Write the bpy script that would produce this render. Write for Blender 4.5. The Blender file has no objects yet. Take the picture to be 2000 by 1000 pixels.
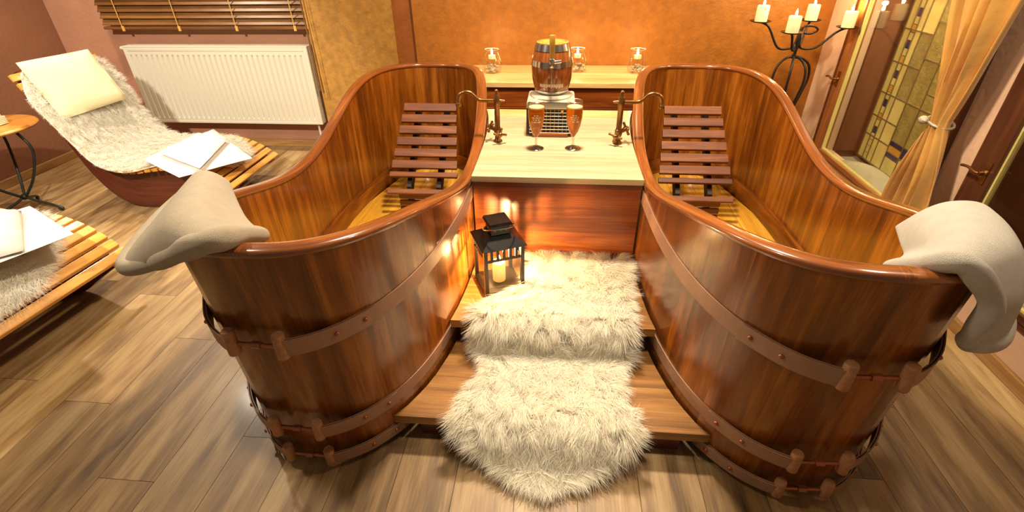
import bpy, bmesh, math, random
import numpy as np
from mathutils import Vector, Matrix

random.seed(7)
S = bpy.context.scene
COL = S.collection
PI = math.pi

# ------------------------------------------------------------------ camera
cam_d = bpy.data.cameras.new('camera')
cam = bpy.data.objects.new('camera', cam_d)
COL.objects.link(cam)
FPX, PITCH, YAW, ROLL = 973.34, 0.56769, 0.09609, -0.01584
Fw = Vector((-math.sin(YAW) * math.cos(PITCH), math.cos(YAW) * math.cos(PITCH), -math.sin(PITCH)))
Rt = Vector((math.cos(YAW), math.sin(YAW), 0))
Up = Rt.cross(Fw)
R2 = Rt * math.cos(ROLL) + Up * math.sin(ROLL)
U2 = Up * math.cos(ROLL) - Rt * math.sin(ROLL)
cm = Matrix((R2, U2, -Fw)).transposed().to_4x4()
cm.translation = (0, 0, 1.45)
cam.matrix_world = cm
cam_d.sensor_width = 36
cam_d.lens = FPX * 36 / 2000
cam_d.clip_start = 0.02
S.camera = cam

# ------------------------------------------------------------------ light
w = bpy.data.worlds.new('world')
S.world = w
w.use_nodes = True
w.node_tree.nodes['Background'].inputs[0].default_value = (1.0, 0.84, 0.62, 1)
w.node_tree.nodes['Background'].inputs[1].default_value = 0.13


def lamp(name, loc, power, size, color=(1, .82, .60), target=None):
    d = bpy.data.lights.new(name, 'AREA')
    d.shape = 'DISK'
    d.size = size
    d.energy = power
    d.color = color
    o = bpy.data.objects.new(name, d)
    o.location = loc
    if target:
        o.rotation_euler = (Vector(target) - Vector(loc)).to_track_quat('-Z', 'Y').to_euler()
    COL.objects.link(o)
    return o


def spot(name, loc, power, target, angle, color, blend=.5, size=.05):
    d = bpy.data.lights.new(name, 'SPOT')
    d.energy = power
    d.color = color
    d.spot_size = math.radians(angle)
    d.spot_blend = blend
    d.shadow_soft_size = size
    o = bpy.data.objects.new(name, d)
    o.location = loc
    o.rotation_euler = (Vector(target) - Vector(loc)).to_track_quat('-Z', 'Y').to_euler()
    COL.objects.link(o)
    return o


WARM = (1, .84, .62)
spot('ceiling_spot_loungers', (-1.9, 0.1, 2.55), 470, (-2.75, 2.9, .4), 52, (1, .93, .80))
lamp('ceiling_lamp_corner', (-3.0, 3.25, 2.45), 40, .12, (1, .86, .66), (-2.4, 1.8, 0))
lamp('ceiling_lamp_tubs', (0.0, 2.1, 2.5), 72, .22, WARM, (0, 2.2, 0))
lamp('ceiling_lamp_floor', (-1.7, 1.2, 2.5), 22, .2, WARM, (-1.5, 1.1, 0))
lamp('ceiling_lamp_window', (1.45, 1.6, 2.5), 16, .2, (1, .86, .66), (1.5, 1.6, 0))
spot('ceiling_spot_rug', (0.05, 0.75, 2.55), 190, (0, 1.2, 0.1), 27, (1, .88, .70), .8, .1)
lamp('wall_washer', (0.3, 3.2, 2.2), 4, .3, (1, .78, .45), (0.3, 3.75, 1.2))
lamp('recess_fill', (1.92, 2.85, 1.75), 16, .12, (1, .92, .66), (1.98, 2.95, .3))  # added fill to brighten the stained glass, not a fixture of the recess

S.view_settings.view_transform = 'Standard'
S.view_settings.look = 'None'
S.view_settings.gamma = 1
S.view_settings.use_curve_mapping = False
S.view_settings.exposure = 0.35


# ------------------------------------------------------------------ materials
def srgb(r, g, b):
    def f(c):
        c /= 255
        return c / 12.92 if c <= .04045 else ((c + .055) / 1.055) ** 2.4
    return (f(r), f(g), f(b), 1)


def newmat(name):
    m = bpy.data.materials.new(name)
    m.use_nodes = True
    nt = m.node_tree
    b = nt.nodes['Principled BSDF']
    return m, nt, b


def plain(name, col, rough=.5, metal=0, coat=0, bump=0, bscale=60, var=0, vscale=8, spec=.5, sheen=0):
    m, nt, b = newmat(name)
    N, L = nt.nodes, nt.links
    b.inputs['Base Color'].default_value = col
    b.inputs['Roughness'].default_value = rough
    b.inputs['Metallic'].default_value = metal
    b.inputs['Coat Weight'].default_value = coat
    b.inputs['Specular IOR Level'].default_value = spec
    b.inputs['Sheen Weight'].default_value = sheen
    if bump or var:
        tc = N.new('ShaderNodeTexCoord')
    if var:
        n = N.new('ShaderNodeTexNoise')
        n.inputs['Scale'].default_value = vscale
        n.inputs['Detail'].default_value = 5
        L.new(tc.outputs['Object'], n.inputs['Vector'])
        r = N.new('ShaderNodeValToRGB')
        r.color_ramp.elements[0].position = .3
        r.color_ramp.elements[1].position = .7
        r.color_ramp.elements[0].color = tuple(c * (1 - var) for c in col[:3]) + (1,)
        r.color_ramp.elements[1].color = tuple(min(1, c * (1 + var)) for c in col[:3]) + (1,)
        L.new(n.outputs['Fac'], r.inputs['Fac'])
        L.new(r.outputs['Color'], b.inputs['Base Color'])
    if bump:
        n2 = N.new('ShaderNodeTexNoise')
        n2.inputs['Scale'].default_value = bscale
        n2.inputs['Detail'].default_value = 6
        L.new(tc.outputs['Object'], n2.inputs['Vector'])
        bp = N.new('ShaderNodeBump')
        bp.inputs['Strength'].default_value = bump
        bp.inputs['Distance'].default_value = .01
        L.new(n2.outputs['Fac'], bp.inputs['Height'])
        L.new(bp.outputs['Normal'], b.inputs['Normal'])
    return m


def wood(name, dark, mid, light, rough=.35, coat=.0, stretch=.07, scale=14, fine=.5, tone=.25, bump=.15, figure=0.0, coat_rough=.15):
    """grain runs along V of the UV map (metres)"""
    m, nt, b = newmat(name)
    N, L = nt.nodes, nt.links
    uv = N.new('ShaderNodeUVMap')
    oi = N.new('ShaderNodeObjectInfo')
    mul = N.new('ShaderNodeMath')
    mul.operation = 'MULTIPLY'
    mul.inputs[1].default_value = 61.7
    L.new(oi.outputs['Random'], mul.inputs[0])
    cb = N.new('ShaderNodeCombineXYZ')
    L.new(mul.outputs[0], cb.inputs[0])
    L.new(mul.outputs[0], cb.inputs[2])
    add = N.new('ShaderNodeVectorMath')
    L.new(uv.outputs['UV'], add.inputs[0])
    L.new(cb.outputs[0], add.inputs[1])
    mp = N.new('ShaderNodeMapping')
    mp.inputs['Scale'].default_value = (1, stretch, 1)
    L.new(add.outputs[0], mp.inputs['Vector'])
    n1 = N.new('ShaderNodeTexNoise')
    n1.inputs['Scale'].default_value = scale
    n1.inputs['Detail'].default_value = 8
    n1.inputs['Roughness'].default_value = .62
    n1.inputs['Distortion'].default_value = 1.2
    L.new(mp.outputs[0], n1.inputs['Vector'])
    mp2 = N.new('ShaderNodeMapping')
    mp2.inputs['Scale'].default_value = (1, .035, 1)
    L.new(add.outputs[0], mp2.inputs['Vector'])
    n2 = N.new('ShaderNodeTexNoise')
    n2.inputs['Scale'].default_value = 210
    n2.inputs['Detail'].default_value = 3
    L.new(mp2.outputs[0], n2.inputs['Vector'])
    mx = N.new('ShaderNodeMix')
    mx.inputs[0].default_value = fine * .5
    L.new(n1.outputs['Fac'], mx.inputs[2])
    L.new(n2.outputs['Fac'], mx.inputs[3])
    last = mx.outputs[0]
    if figure:
        mp3 = N.new('ShaderNodeMapping')
        mp3.inputs['Scale'].default_value = (1, .16, 1)
        L.new(add.outputs[0], mp3.inputs['Vector'])
        wv = N.new('ShaderNodeTexWave')
        wv.wave_type = 'RINGS'
        wv.inputs['Scale'].default_value = 9
        wv.inputs['Distortion'].default_value = 7
        wv.inputs['Detail'].default_value = 3
        wv.inputs['Detail Scale'].default_value = 1.6
        L.new(mp3.outputs[0], wv.inputs['Vector'])
        mx3 = N.new('ShaderNodeMix')
        mx3.inputs[0].default_value = figure
        L.new(last, mx3.inputs[2])
        L.new(wv.outputs['Fac'], mx3.inputs[3])
        last = mx3.outputs[0]
    r = N.new('ShaderNodeValToRGB')
    e = r.color_ramp.elements
    e[0].position = .30
    e[0].color = dark
    e[1].position = .72
    e[1].color = light
    k = e.new(.5)
    k.color = mid
    L.new(last, r.inputs['Fac'])
    hs = N.new('ShaderNodeHueSaturation')
    mr = N.new('ShaderNodeMapRange')
    mr.inputs['To Min'].default_value = 1 - tone
    mr.inputs['To Max'].default_value = 1 + tone
    L.new(oi.outputs['Random'], mr.inputs['Value'])
    L.new(mr.outputs[0], hs.inputs['Value'])
    L.new(r.outputs['Color'], hs.inputs['Color'])
    L.new(hs.outputs['Color'], b.inputs['Base Color'])
    b.inputs['Roughness'].default_value = rough
    b.inputs['Coat Weight'].default_value = coat
    b.inputs['Coat Roughness'].default_value = coat_rough
    bp = N.new('ShaderNodeBump')
    bp.inputs['Strength'].default_value = bump
    bp.inputs['Distance'].default_value = .004
    L.new(last, bp.inputs['Height'])
    L.new(bp.outputs['Normal'], b.inputs['Normal'])
    return m


def glassy(name, tint=(1, 1, 1, 1), fac=.12, rough=.02):
    """thin pane: mostly clear, with a mirror-like sheen"""
    m, nt, b = newmat(name)
    N, L = nt.nodes, nt.links
    N.remove(b)
    out = N['Material Output']
    t = N.new('ShaderNodeBsdfTransparent')
    t.inputs[0].default_value = tint
    g = N.new('ShaderNodeBsdfGlossy')
    g.inputs['Roughness'].default_value = rough
    lw = N.new('ShaderNodeLayerWeight')
    lw.inputs[0].default_value = .5
    pw = N.new('ShaderNodeMath')
    pw.operation = 'POWER'
    pw.inputs[1].default_value = 4
    L.new(lw.outputs['Facing'], pw.inputs[0])
    ad = N.new('ShaderNodeMath')
    ad.operation = 'MULTIPLY_ADD'
    ad.inputs[1].default_value = .55
    ad.inputs[2].default_value = fac
    L.new(pw.outputs[0], ad.inputs[0])
    mx = N.new('ShaderNodeMixShader')
    L.new(ad.outputs[0], mx.inputs[0])
    L.new(t.outputs[0], mx.inputs[1])
    L.new(g.outputs[0], mx.inputs[2])
    L.new(mx.outputs[0], out.inputs[0])
    return m


def emit(name, col, strength):
    m, nt, b = newmat(name)
    b.inputs['Base Color'].default_value = col
    b.inputs['Emission Color'].default_value = col
    b.inputs['Emission Strength'].default_value = strength
    return m


def furmat(name, col):
    m, nt, b = newmat(name)
    N, L = nt.nodes, nt.links
    b.inputs['Base Color'].default_value = col
    b.inputs['Roughness'].default_value = .65
    b.inputs['Specular IOR Level'].default_value = .25
    tr = N.new('ShaderNodeBsdfTranslucent')
    tr.inputs[0].default_value = col
    mx = N.new('ShaderNodeMixShader')
    mx.inputs[0].default_value = .45
    out = N['Material Output']
    L.new(b.outputs[0], mx.inputs[1])
    L.new(tr.outputs[0], mx.inputs[2])
    L.new(mx.outputs[0], out.inputs[0])
    return m


M = {}
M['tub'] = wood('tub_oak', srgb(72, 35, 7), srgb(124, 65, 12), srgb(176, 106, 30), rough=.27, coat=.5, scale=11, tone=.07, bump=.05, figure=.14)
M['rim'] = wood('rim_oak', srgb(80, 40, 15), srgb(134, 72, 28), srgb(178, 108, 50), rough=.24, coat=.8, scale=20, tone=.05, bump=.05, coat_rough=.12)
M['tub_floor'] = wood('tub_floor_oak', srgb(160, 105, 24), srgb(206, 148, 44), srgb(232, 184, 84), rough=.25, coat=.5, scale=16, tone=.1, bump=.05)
M['slat'] = wood('slat_wood', srgb(60, 28, 10), srgb(112, 58, 22), srgb(160, 94, 42), rough=.55, coat=.0, scale=16, tone=.12)
M['redwood'] = wood('red_wood', srgb(74, 32, 9), srgb(136, 66, 20), srgb(184, 106, 38), rough=.34, coat=.3, scale=16, tone=.08, bump=.08)
M['step'] = wood('step_oak', srgb(84, 52, 22), srgb(136, 90, 40), srgb(178, 128, 66), rough=.36, coat=.25, scale=16, tone=.08, bump=.1)
M['table'] = wood('table_pale_oak', srgb(156, 138, 102), srgb(188, 172, 136), srgb(208, 194, 160), rough=.22, coat=.4, scale=10, tone=.04, bump=.05)
M['shelf'] = wood('shelf_pine', srgb(186, 142, 76), srgb(214, 178, 114), srgb(232, 204, 146), rough=.3, coat=.25, scale=14, tone=.05)
M['floor'] = wood('floor_oak', srgb(78, 54, 31), srgb(146, 113, 71), srgb(190, 160, 112), rough=.46, coat=.04, stretch=.12, scale=6, tone=.15, bump=.12, figure=.12)
M['ylslat'] = wood('lounger_pine', srgb(170, 108, 36), srgb(214, 150, 62), srgb(236, 186, 100), rough=.4, coat=.2, scale=18, tone=.1)
M['darkwood'] = wood('dark_mahogany', srgb(58, 24, 16), srgb(94, 42, 26), srgb(122, 60, 38), rough=.35, coat=.3, scale=14, tone=.05)
M['blind'] = wood('blind_slat_wood', srgb(78, 46, 20), srgb(112, 72, 34), srgb(140, 96, 50), rough=.35, coat=.3, scale=12, tone=.06)
M['frame'] = wood('window_frame_wood', srgb(92, 50, 20), srgb(146, 88, 42), srgb(184, 122, 66), rough=.35, coat=.3, scale=14, tone=.05)
M['frame_dark'] = wood('dark_frame_wood', srgb(52, 26, 14), srgb(84, 44, 24), srgb(110, 62, 36), rough=.35, coat=.3, scale=14, tone=.05)
M['disc'] = wood('round_top_wood', srgb(160, 96, 30), srgb(206, 138, 56), srgb(230, 172, 86), rough=.35, coat=.3, scale=10, tone=.02)
M['base'] = wood('baseboard_wood', srgb(104, 72, 40), srgb(156, 114, 64), srgb(190, 150, 98), rough=.4, coat=.15, scale=10, tone=.05)
M['keg'] = wood('keg_wood', srgb(84, 40, 14), srgb(138, 72, 26), srgb(176, 104, 46), rough=.2, coat=.9, scale=24, tone=.03, bump=.03, coat_rough=.05)
M['handle'] = wood('handle_wood', srgb(150, 104, 34), srgb(186, 138, 54), srgb(212, 170, 88), rough=.4, scale=30, tone=.02)
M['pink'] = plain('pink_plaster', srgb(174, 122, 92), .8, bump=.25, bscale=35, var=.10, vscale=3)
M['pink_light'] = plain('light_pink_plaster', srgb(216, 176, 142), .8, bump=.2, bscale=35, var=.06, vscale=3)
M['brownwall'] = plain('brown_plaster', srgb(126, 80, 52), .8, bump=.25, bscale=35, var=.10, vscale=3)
M['orange'] = plain('orange_plaster', srgb(156, 94, 24), .5, bump=.35, bscale=60, var=.14, vscale=22)
M['gold'] = plain('gold_plaster', srgb(166, 118, 46), .55, bump=.35, bscale=60, var=.2, vscale=22)
M['reveal'] = plain('brown_reveal', srgb(112, 66, 38), .7, bump=.1, bscale=40, var=.08)
M['strap'] = plain('copper_brown_strap', srgb(158, 118, 92), .5, metal=.05, bump=.12, bscale=50, var=.10, vscale=14)
M['copper'] = plain('copper_rod', srgb(168, 104, 72), .35, metal=.7, var=.1, vscale=30)
M['lug'] = plain('copper_lug', srgb(176, 124, 84), .5, metal=.1, bump=.3, bscale=120, var=.18, vscale=60)
M['brass'] = plain('aged_brass', srgb(150, 108, 62), .28, metal=.9, bump=.08, bscale=90, var=.2, vscale=40)
M['iron'] = plain('wrought_iron', srgb(52, 42, 36), .42, metal=.6, bump=.2, bscale=120)
M['green_iron'] = plain('dark_green_iron', srgb(44, 48, 38), .42, metal=.4, bump=.15, bscale=120)
M['black'] = plain('black_lacquered_metal', srgb(34, 28, 26), .28, metal=.5, coat=.4)
M['steel'] = plain('polished_steel', srgb(200, 196, 190), .18, metal=1)
M['grey_plastic'] = plain('grey_moulded_plastic', srgb(196, 186, 160), .4, var=.06)
M['white_enamel'] = plain('white_enamel', srgb(208, 198, 176), .35, coat=.2)
M['towel_beige'] = plain('beige_terry', srgb(204, 186, 158), .95, bump=.8, bscale=650, var=.06, vscale=30, sheen=.3, spec=.1)
M['towel_white'] = plain('white_terry', srgb(228, 218, 200), .95, bump=.8, bscale=650, var=.05, vscale=30, sheen=.3, spec=.1)
M['linen'] = plain('white_linen', srgb(228, 220, 210), .9, bump=.12, bscale=40, sheen=.2, spec=.1)
M['cream'] = plain('cream_cushion', srgb(226, 216, 172), .85, bump=.1, bscale=30, sheen=.2, spec=.1)
M['fur'] = furmat('cream_fur', srgb(250, 242, 222))
M['fur_white'] = furmat('white_fur', srgb(252, 247, 234))
M['hide'] = plain('hide', srgb(240, 228, 200), .9)
M['satin'] = plain('gold_satin', srgb(206, 152, 70), .38, bump=.35, bscale=14, var=.12, vscale=6, sheen=.5)
M['tie'] = plain('silver_cord', srgb(190, 176, 150), .4, metal=.3, bump=.6, bscale=150)
M['glass'] = glassy('window_glass', (.96, .96, .92, 1), .04)
M['glass_thin'] = glassy('clear_glass', (.97, .96, .92, 1), .05)
M['candle'] = None
M['wax'] = plain('ivory_wax', srgb(244, 228, 178), .5)
M['wax'].node_tree.nodes['Principled BSDF'].inputs['Subsurface Weight'].default_value = .6
M['wax'].node_tree.nodes['Principled BSDF'].inputs['Subsurface Radius'].default_value = (.03, .02, .01)
M['flame'] = emit('candle_flame', (1, .70, .30, 1), 120)
M['beer'] = None
mb, nt_, bb = newmat('beer')
bb.inputs['Base Color'].default_value = srgb(226, 132, 24)
bb.inputs['Roughness'].default_value = .05
bb.inputs['Transmission Weight'].default_value = .55
bb.inputs['IOR'].default_value = 1.2
M['beer'] = mb
M['foam'] = plain('beer_foam', srgb(224, 186, 130), .7)
M['mark'] = plain('white_print', srgb(240, 214, 170), .6)
M['pebble'] = plain('pebble_stone', srgb(176, 160, 130), .5, var=.4, vscale=60)
M['dark'] = plain('dark_cavity', srgb(40, 22, 16), .6)
M['mesh_grille'] = plain('pale_wire', srgb(176, 140, 108), .4, metal=.4)
M['amber'] = plain('amber_glass', srgb(208, 152, 56), .25, coat=.5, var=.15, vscale=60)
M['blue'] = plain('cobalt_glass', srgb(44, 44, 92), .2, coat=.5)
M['cream_glass'] = plain('cream_leaded_glass', srgb(214, 196, 118), .25, coat=.5, var=.12, vscale=9, bump=.15, bscale=40)
M['green_glass'] = plain('textured_green_glass', srgb(150, 134, 76), .22, coat=.5, var=.22, vscale=14, bump=.5, bscale=60)
M['lead'] = plain('lead_came', srgb(150, 136, 100), .4, metal=.7)
M['cord'] = plain('ochre_cord', srgb(200, 150, 70), .7)
M['wicker'] = plain('white_wicker', srgb(226, 210, 168), .7, bump=.3, bscale=90)
M['support'] = plain('gap_dark_wood', srgb(44, 22, 12), .6)  # dark of the slat gaps put into the supports' colour
M['orange_shade'] = plain('shaded_orange_plaster', srgb(146, 80, 22), .55, bump=.3, bscale=45, var=.15, vscale=9)  # orange plaster darkened to paint in the reveal's shadow
M['glass_stem'] = glassy('thick_glass', (.9, .88, .8, 1), .32, .08)
M['sack'] = plain('grey_sacking', srgb(168, 154, 126), .9, bump=.3, bscale=50, var=.12, vscale=10)
M['subfloor'] = plain('subfloor', srgb(60, 42, 26), .8)
M['stone'] = plain('pale_stone', srgb(150, 138, 114), .7, bump=.3, bscale=30, var=.12, vscale=8)


# ------------------------------------------------------------------ mesh helpers
class MB:
    def __init__(s):
        s.v, s.f, s.uv = [], [], []

    def quad(s, p, uv):
        n = len(s.v)
        s.v += [tuple(q) for q in p]
        s.f.append(tuple(range(n, n + len(p))))
        s.uv.append(uv)

    def box(s, lo, hi, grain=2):
        x0, y0, z0 = lo
        x1, y1, z1 = hi
        P = [(x0, y0, z0), (x1, y0, z0), (x1, y1, z0), (x0, y1, z0), (x0, y0, z1), (x1, y0, z1), (x1, y1, z1), (x0, y1, z1)]
        n = len(s.v)
        s.v += P
        for f, ax in (((0, 3, 2, 1), 2), ((4, 5, 6, 7), 2), ((0, 1, 5, 4), 1), ((2, 3, 7, 6), 1), ((1, 2, 6, 5), 0), ((3, 0, 4, 7), 0)):
            s.f.append(tuple(n + i for i in f))
            o = [a for a in (0, 1, 2) if a != ax]
            va = grain if grain in o else o[1]
            ua = o[0] if o[1] == va else o[1]
            s.uv.append([(P[i][ua], P[i][va]) for i in f])
        return s

    def grid(s, G, closed_u=False, closed_v=False, flip=False, uvs=None):
        """G[i][j] points; u along i, v along j"""
        R, C = len(G), len(G[0])
        n = len(s.v)
        for row in G:
            s.v += [tuple(p) for p in row]
        for i in range(R if closed_u else R - 1):
            for j in range(C if closed_v else C - 1):
                i2, j2 = (i + 1) % R, (j + 1) % C
                q = [(i, j), (i2, j), (i2, j2), (i, j2)]
                if flip:
                    q = q[::-1]
                s.f.append(tuple(n + a * C + b for a, b in q))
                if uvs:
                    s.uv.append([uvs(a, b) for a, b in q])
                else:
                    s.uv.append([(a / R, b / C) for a, b in q])
        return s

    def ngon(s, pts):
        n = len(s.v)
        s.v += [tuple(p) for p in pts]
        s.f.append(tuple(range(n, n + len(pts))))
        s.uv.append([(p[0], p[1]) for p in pts])
        return s

    def lathe(s, prof, c=(0, 0, 0), seg=24, axis='Z', cap=True):
        G = []
        for k in range(seg):
            a = 2 * PI * k / seg
            row = []
            for r, z in prof:
                if axis == 'Z':
                    row.append((c[0] + r * math.cos(a), c[1] + r * math.sin(a), c[2] + z))
                elif axis == 'X':
                    row.append((c[0] + z, c[1] + r * math.cos(a), c[2] + r * math.sin(a)))
                else:
                    row.append((c[0] + r * math.sin(a), c[1] + z, c[2] + r * math.cos(a)))
            G.append(row)
        s.grid(G, closed_u=True, uvs=lambda a, b: (a * .02, prof[b][1]))
        if cap:
            for k in (0, -1):
                if prof[k][0] > 1e-5:
                    pts = [g[k] for g in G]
                    s.ngon(pts if k == -1 else pts[::-1])
        return s

    def tube(s, pts, r, seg=8, closed=False, cap=True):
        pts = [Vector(p) for p in pts]
        n = len(pts)
        rs = r if isinstance(r, (list, tuple)) else [r] * n
        G = []
        ref = None
        for i in range(n):
            if closed:
                t = pts[(i + 1) % n] - pts[i - 1]
            else:
                t = pts[min(i + 1, n - 1)] - pts[max(i - 1, 0)]
            t.normalize()
            if ref is None:
                ref = Vector((0, 0, 1)) if abs(t.z) < .9 else Vector((1, 0, 0))
            a = (ref - t * ref.dot(t))
            if a.length < 1e-6:
                a = t.orthogonal()
            a.normalize()
            b = t.cross(a)
            ref = a
            G.append([pts[i] + (a * math.cos(2 * PI * k / seg) + b * math.sin(2 * PI * k / seg)) * rs[i] for k in range(seg)])
        s.grid(G, closed_u=closed, closed_v=True, flip=True)
        if cap and not closed:
            s.ngon(G[0])
            s.ngon(G[-1][::-1])
        return s

    def ball(s, c, r, seg=10, sc=(1, 1, 1)):
        n = max(5, seg // 2 + 1)
        G = []
        for k in range(seg):
            a = 2 * PI * k / seg
            G.append([(c[0] + sc[0] * r * math.sin(PI * j / n) * math.cos(a), c[1] + sc[1] * r * math.sin(PI * j / n) * math.sin(a), c[2] - sc[2] * r * math.cos(PI * j / n)) for j in range(n + 1)])
        s.grid(G, closed_u=True)
        return s


ORG = {}


def obj(name, mb, mat, parent=None, org=None, smooth=False, bevel=0, sub=0, solid=0, angle=None, bseg=2):
    me = bpy.data.meshes.new(name)
    if parent is not None:
        org = ORG[parent.name]
    elif org is None:
        org = (0, 0, 0)
    V = [(a - org[0], b - org[1], c - org[2]) for a, b, c in mb.v]
    me.from_pydata(V, [], mb.f)
    uvl = me.uv_layers.new(name='UVMap')
    flat = [c for f in mb.uv for p in f for c in p]
    uvl.data.foreach_set('uv', flat)
    if isinstance(mat, str):
        mat = M[mat]
    me.materials.append(mat)
    o = bpy.data.objects.new(name, me)
    COL.objects.link(o)
    if parent is None:
        o.location = org
    else:
        o.parent = parent
    ORG[o.name] = tuple(org)
    if smooth:
        me.polygons.foreach_set('use_smooth', [True] * len(me.polygons))
    if angle is not None or (smooth and bevel == 0 and sub == 0):
        bm = bmesh.new()
        bm.from_mesh(me)
        bmesh.ops.remove_doubles(bm, verts=bm.verts, dist=1e-5)
        lim = math.radians(angle if angle is not None else 50)
        for e in bm.edges:
            if len(e.link_faces) == 2 and e.calc_face_angle(0) > lim:
                e.smooth = False
        bm.to_mesh(me)
        bm.free()
    if solid:
        md = o.modifiers.new('solid', 'SOLIDIFY')
        md.thickness = solid
        md.offset = 0
    if bevel:
        md = o.modifiers.new('bevel', 'BEVEL')
        md.width = bevel
        md.segments = bseg
        md.limit_method = 'ANGLE'
        md.angle_limit = .6
    if sub:
        md = o.modifiers.new('sub', 'SUBSURF')
        md.levels = sub
        md.render_levels = sub
    return o


def thing(name, label, cat, loc, group=None):
    o = bpy.data.objects.new(name, None)
    o.empty_display_size = .05
    COL.objects.link(o)
    o.location = loc
    ORG[o.name] = tuple(loc)
    tag(o, label, cat, group)
    return o


def tag(o, label, cat=None, group=None):
    o['label'] = label
    if cat:
        o['category'] = cat
    if group:
        o['group'] = group
    return o


def struct(o, label=None):
    o['kind'] = 'structure'
    if label:
        o['label'] = label
    return o


def bx(lo, hi, grain=2):
    return MB().box(lo, hi, grain)


def catmull(P, n=8, closed=False):
    P = [Vector(p) for p in P]
    out = []
    m = len(P)
    for i in range(m if closed else m - 1):
        if closed:
            a, b, c, d = P[i - 1], P[i], P[(i + 1) % m], P[(i + 2) % m]
        else:
            a, b, c, d = P[max(i - 1, 0)], P[i], P[i + 1], P[min(i + 2, m - 1)]
        for k in range(n):
            t = k / n
            out.append(.5 * ((2 * b) + (c - a) * t + (2 * a - 5 * b + 4 * c - d) * t * t + (3 * b - a - 3 * c + d) * t ** 3))
    if not closed:
        out.append(P[-1])
    return out


def surf(ctrl, nu=6, nv=6):
    """smooth grid through a grid of control points"""
    rows = [catmull(r, nv) for r in ctrl]
    cols = [catmull([r[j] for r in rows], nu) for j in range(len(rows[0]))]
    return [[cols[j][i] for j in range(len(cols))] for i in range(len(cols[0]))]


# ------------------------------------------------------------------ the room
WL, WR = -3.88, 1.74          # left and right wall
YB, YO = 3.86, 3.71           # window wall behind the radiator, orange wall
ZT = 2.6

fl = struct(obj('floor', bx((WL - .1, -.6, -.06), (WR + .02, YB + .1, -.013)), 'subfloor'))
PW, PL = .192, 1.26
plank_me = None
k = 0
xx = WL - .05
rows = [0.1, .62, .33, .85, .21, .7, .46, .95, .02, .55]
while xx < WR:
    off = rows[k % 10] * PL
    y = -.6 - off
    while y < YB:
        y0, y1 = max(y, -.6), min(y + PL, YB)
        x1 = min(xx + PW, WR)
        if y1 - y0 > .03 and x1 - xx > .02:
            m_ = bx((xx + .0008, y0 + .0008, -.0125), (x1 - .0008, y1 - .0008, 0), 1)
            o = obj('plank', m_, 'floor', fl)
        y += PL
    xx += PW
    k += 1


def wallbox(name, lo, hi, mat, label=None, parent=None):
    o = obj(name, bx(lo, hi), mat, parent)
    if parent is None:
        struct(o, label)
    return o


# window wall (behind radiator) with an opening behind the blind
wb = wallbox('wall_back_left', (WL - .1, YB, 0), (-1.80, YB + .12, .98), 'pink')
for n_, lo, hi in (('wall_side_piece', (WL - .1, YB, .98), (-3.32, YB + .12, ZT)), ('wall_side_piece', (-1.86, YB, .98), (-1.80, YB + .12, ZT)), ('wall_side_piece', (-3.32, YB, 2.1), (-1.86, YB + .12, ZT))):
    obj(n_, bx(lo, hi), 'pink', wb)
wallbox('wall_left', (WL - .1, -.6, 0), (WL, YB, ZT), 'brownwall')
wallbox('wall_back', (-1.02, YO, 0), (WR + .1, YO + .3, ZT), 'orange')
wallbox('wall_back_gold', (-1.80, YO + .03, 0), (-1.17, YO + .3, ZT), 'gold')
wallbox('wall_back_shade', (-1.17, YO + .045, 0), (-1.02, YO + .3, ZT), 'orange_shade')  # slightly recessed strip, its shade carried by the darker colour
# window behind the blind
w3 = struct(obj('window_3', bx((-3.32, YB + .05, .98), (-1.86, YB + .08, 2.1)), 'dark'))
wf = MB()
for lo, hi in (((-3.32, YB + .02, .98), (-1.86, YB + .05, 1.04)), ((-3.32, YB + .02, .98), (-3.26, YB + .05, 2.1)), ((-1.92, YB + .02, .98), (-1.86, YB + .05, 2.1)), ((-2.62, YB + .02, .98), (-2.56, YB + .05, 2.1))):
    wf.box(lo, hi)
obj('window_frame', wf, 'frame_dark', w3)
obj('window_sill', bx((-3.36, YB - .03, .955), (-1.82, YB + .05, .98), 0), 'frame_dark', w3, bevel=.004)

# right wall with two tall windows
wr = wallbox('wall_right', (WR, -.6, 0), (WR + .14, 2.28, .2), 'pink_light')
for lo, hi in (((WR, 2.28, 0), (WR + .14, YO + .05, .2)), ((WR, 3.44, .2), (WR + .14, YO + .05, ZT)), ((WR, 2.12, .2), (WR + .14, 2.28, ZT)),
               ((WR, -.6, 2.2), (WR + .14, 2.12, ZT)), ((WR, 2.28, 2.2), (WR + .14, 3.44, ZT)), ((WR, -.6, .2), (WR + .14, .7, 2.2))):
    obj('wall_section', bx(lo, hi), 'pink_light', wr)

# baseboards
struct(obj('baseboard_left', bx((WL, -.6, 0), (WL + .018, YB, .06), 1), 'base', bevel=.004))
struct(obj('baseboard_back', bx((WL, YB - .018, 0), (-1.80, YB, .06), 0), 'base', bevel=.004))
struct(obj('baseboard_right', bx((WR - .02, -.6, 0), (WR, YO, .055), 1), 'base', bevel=.004))


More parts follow.
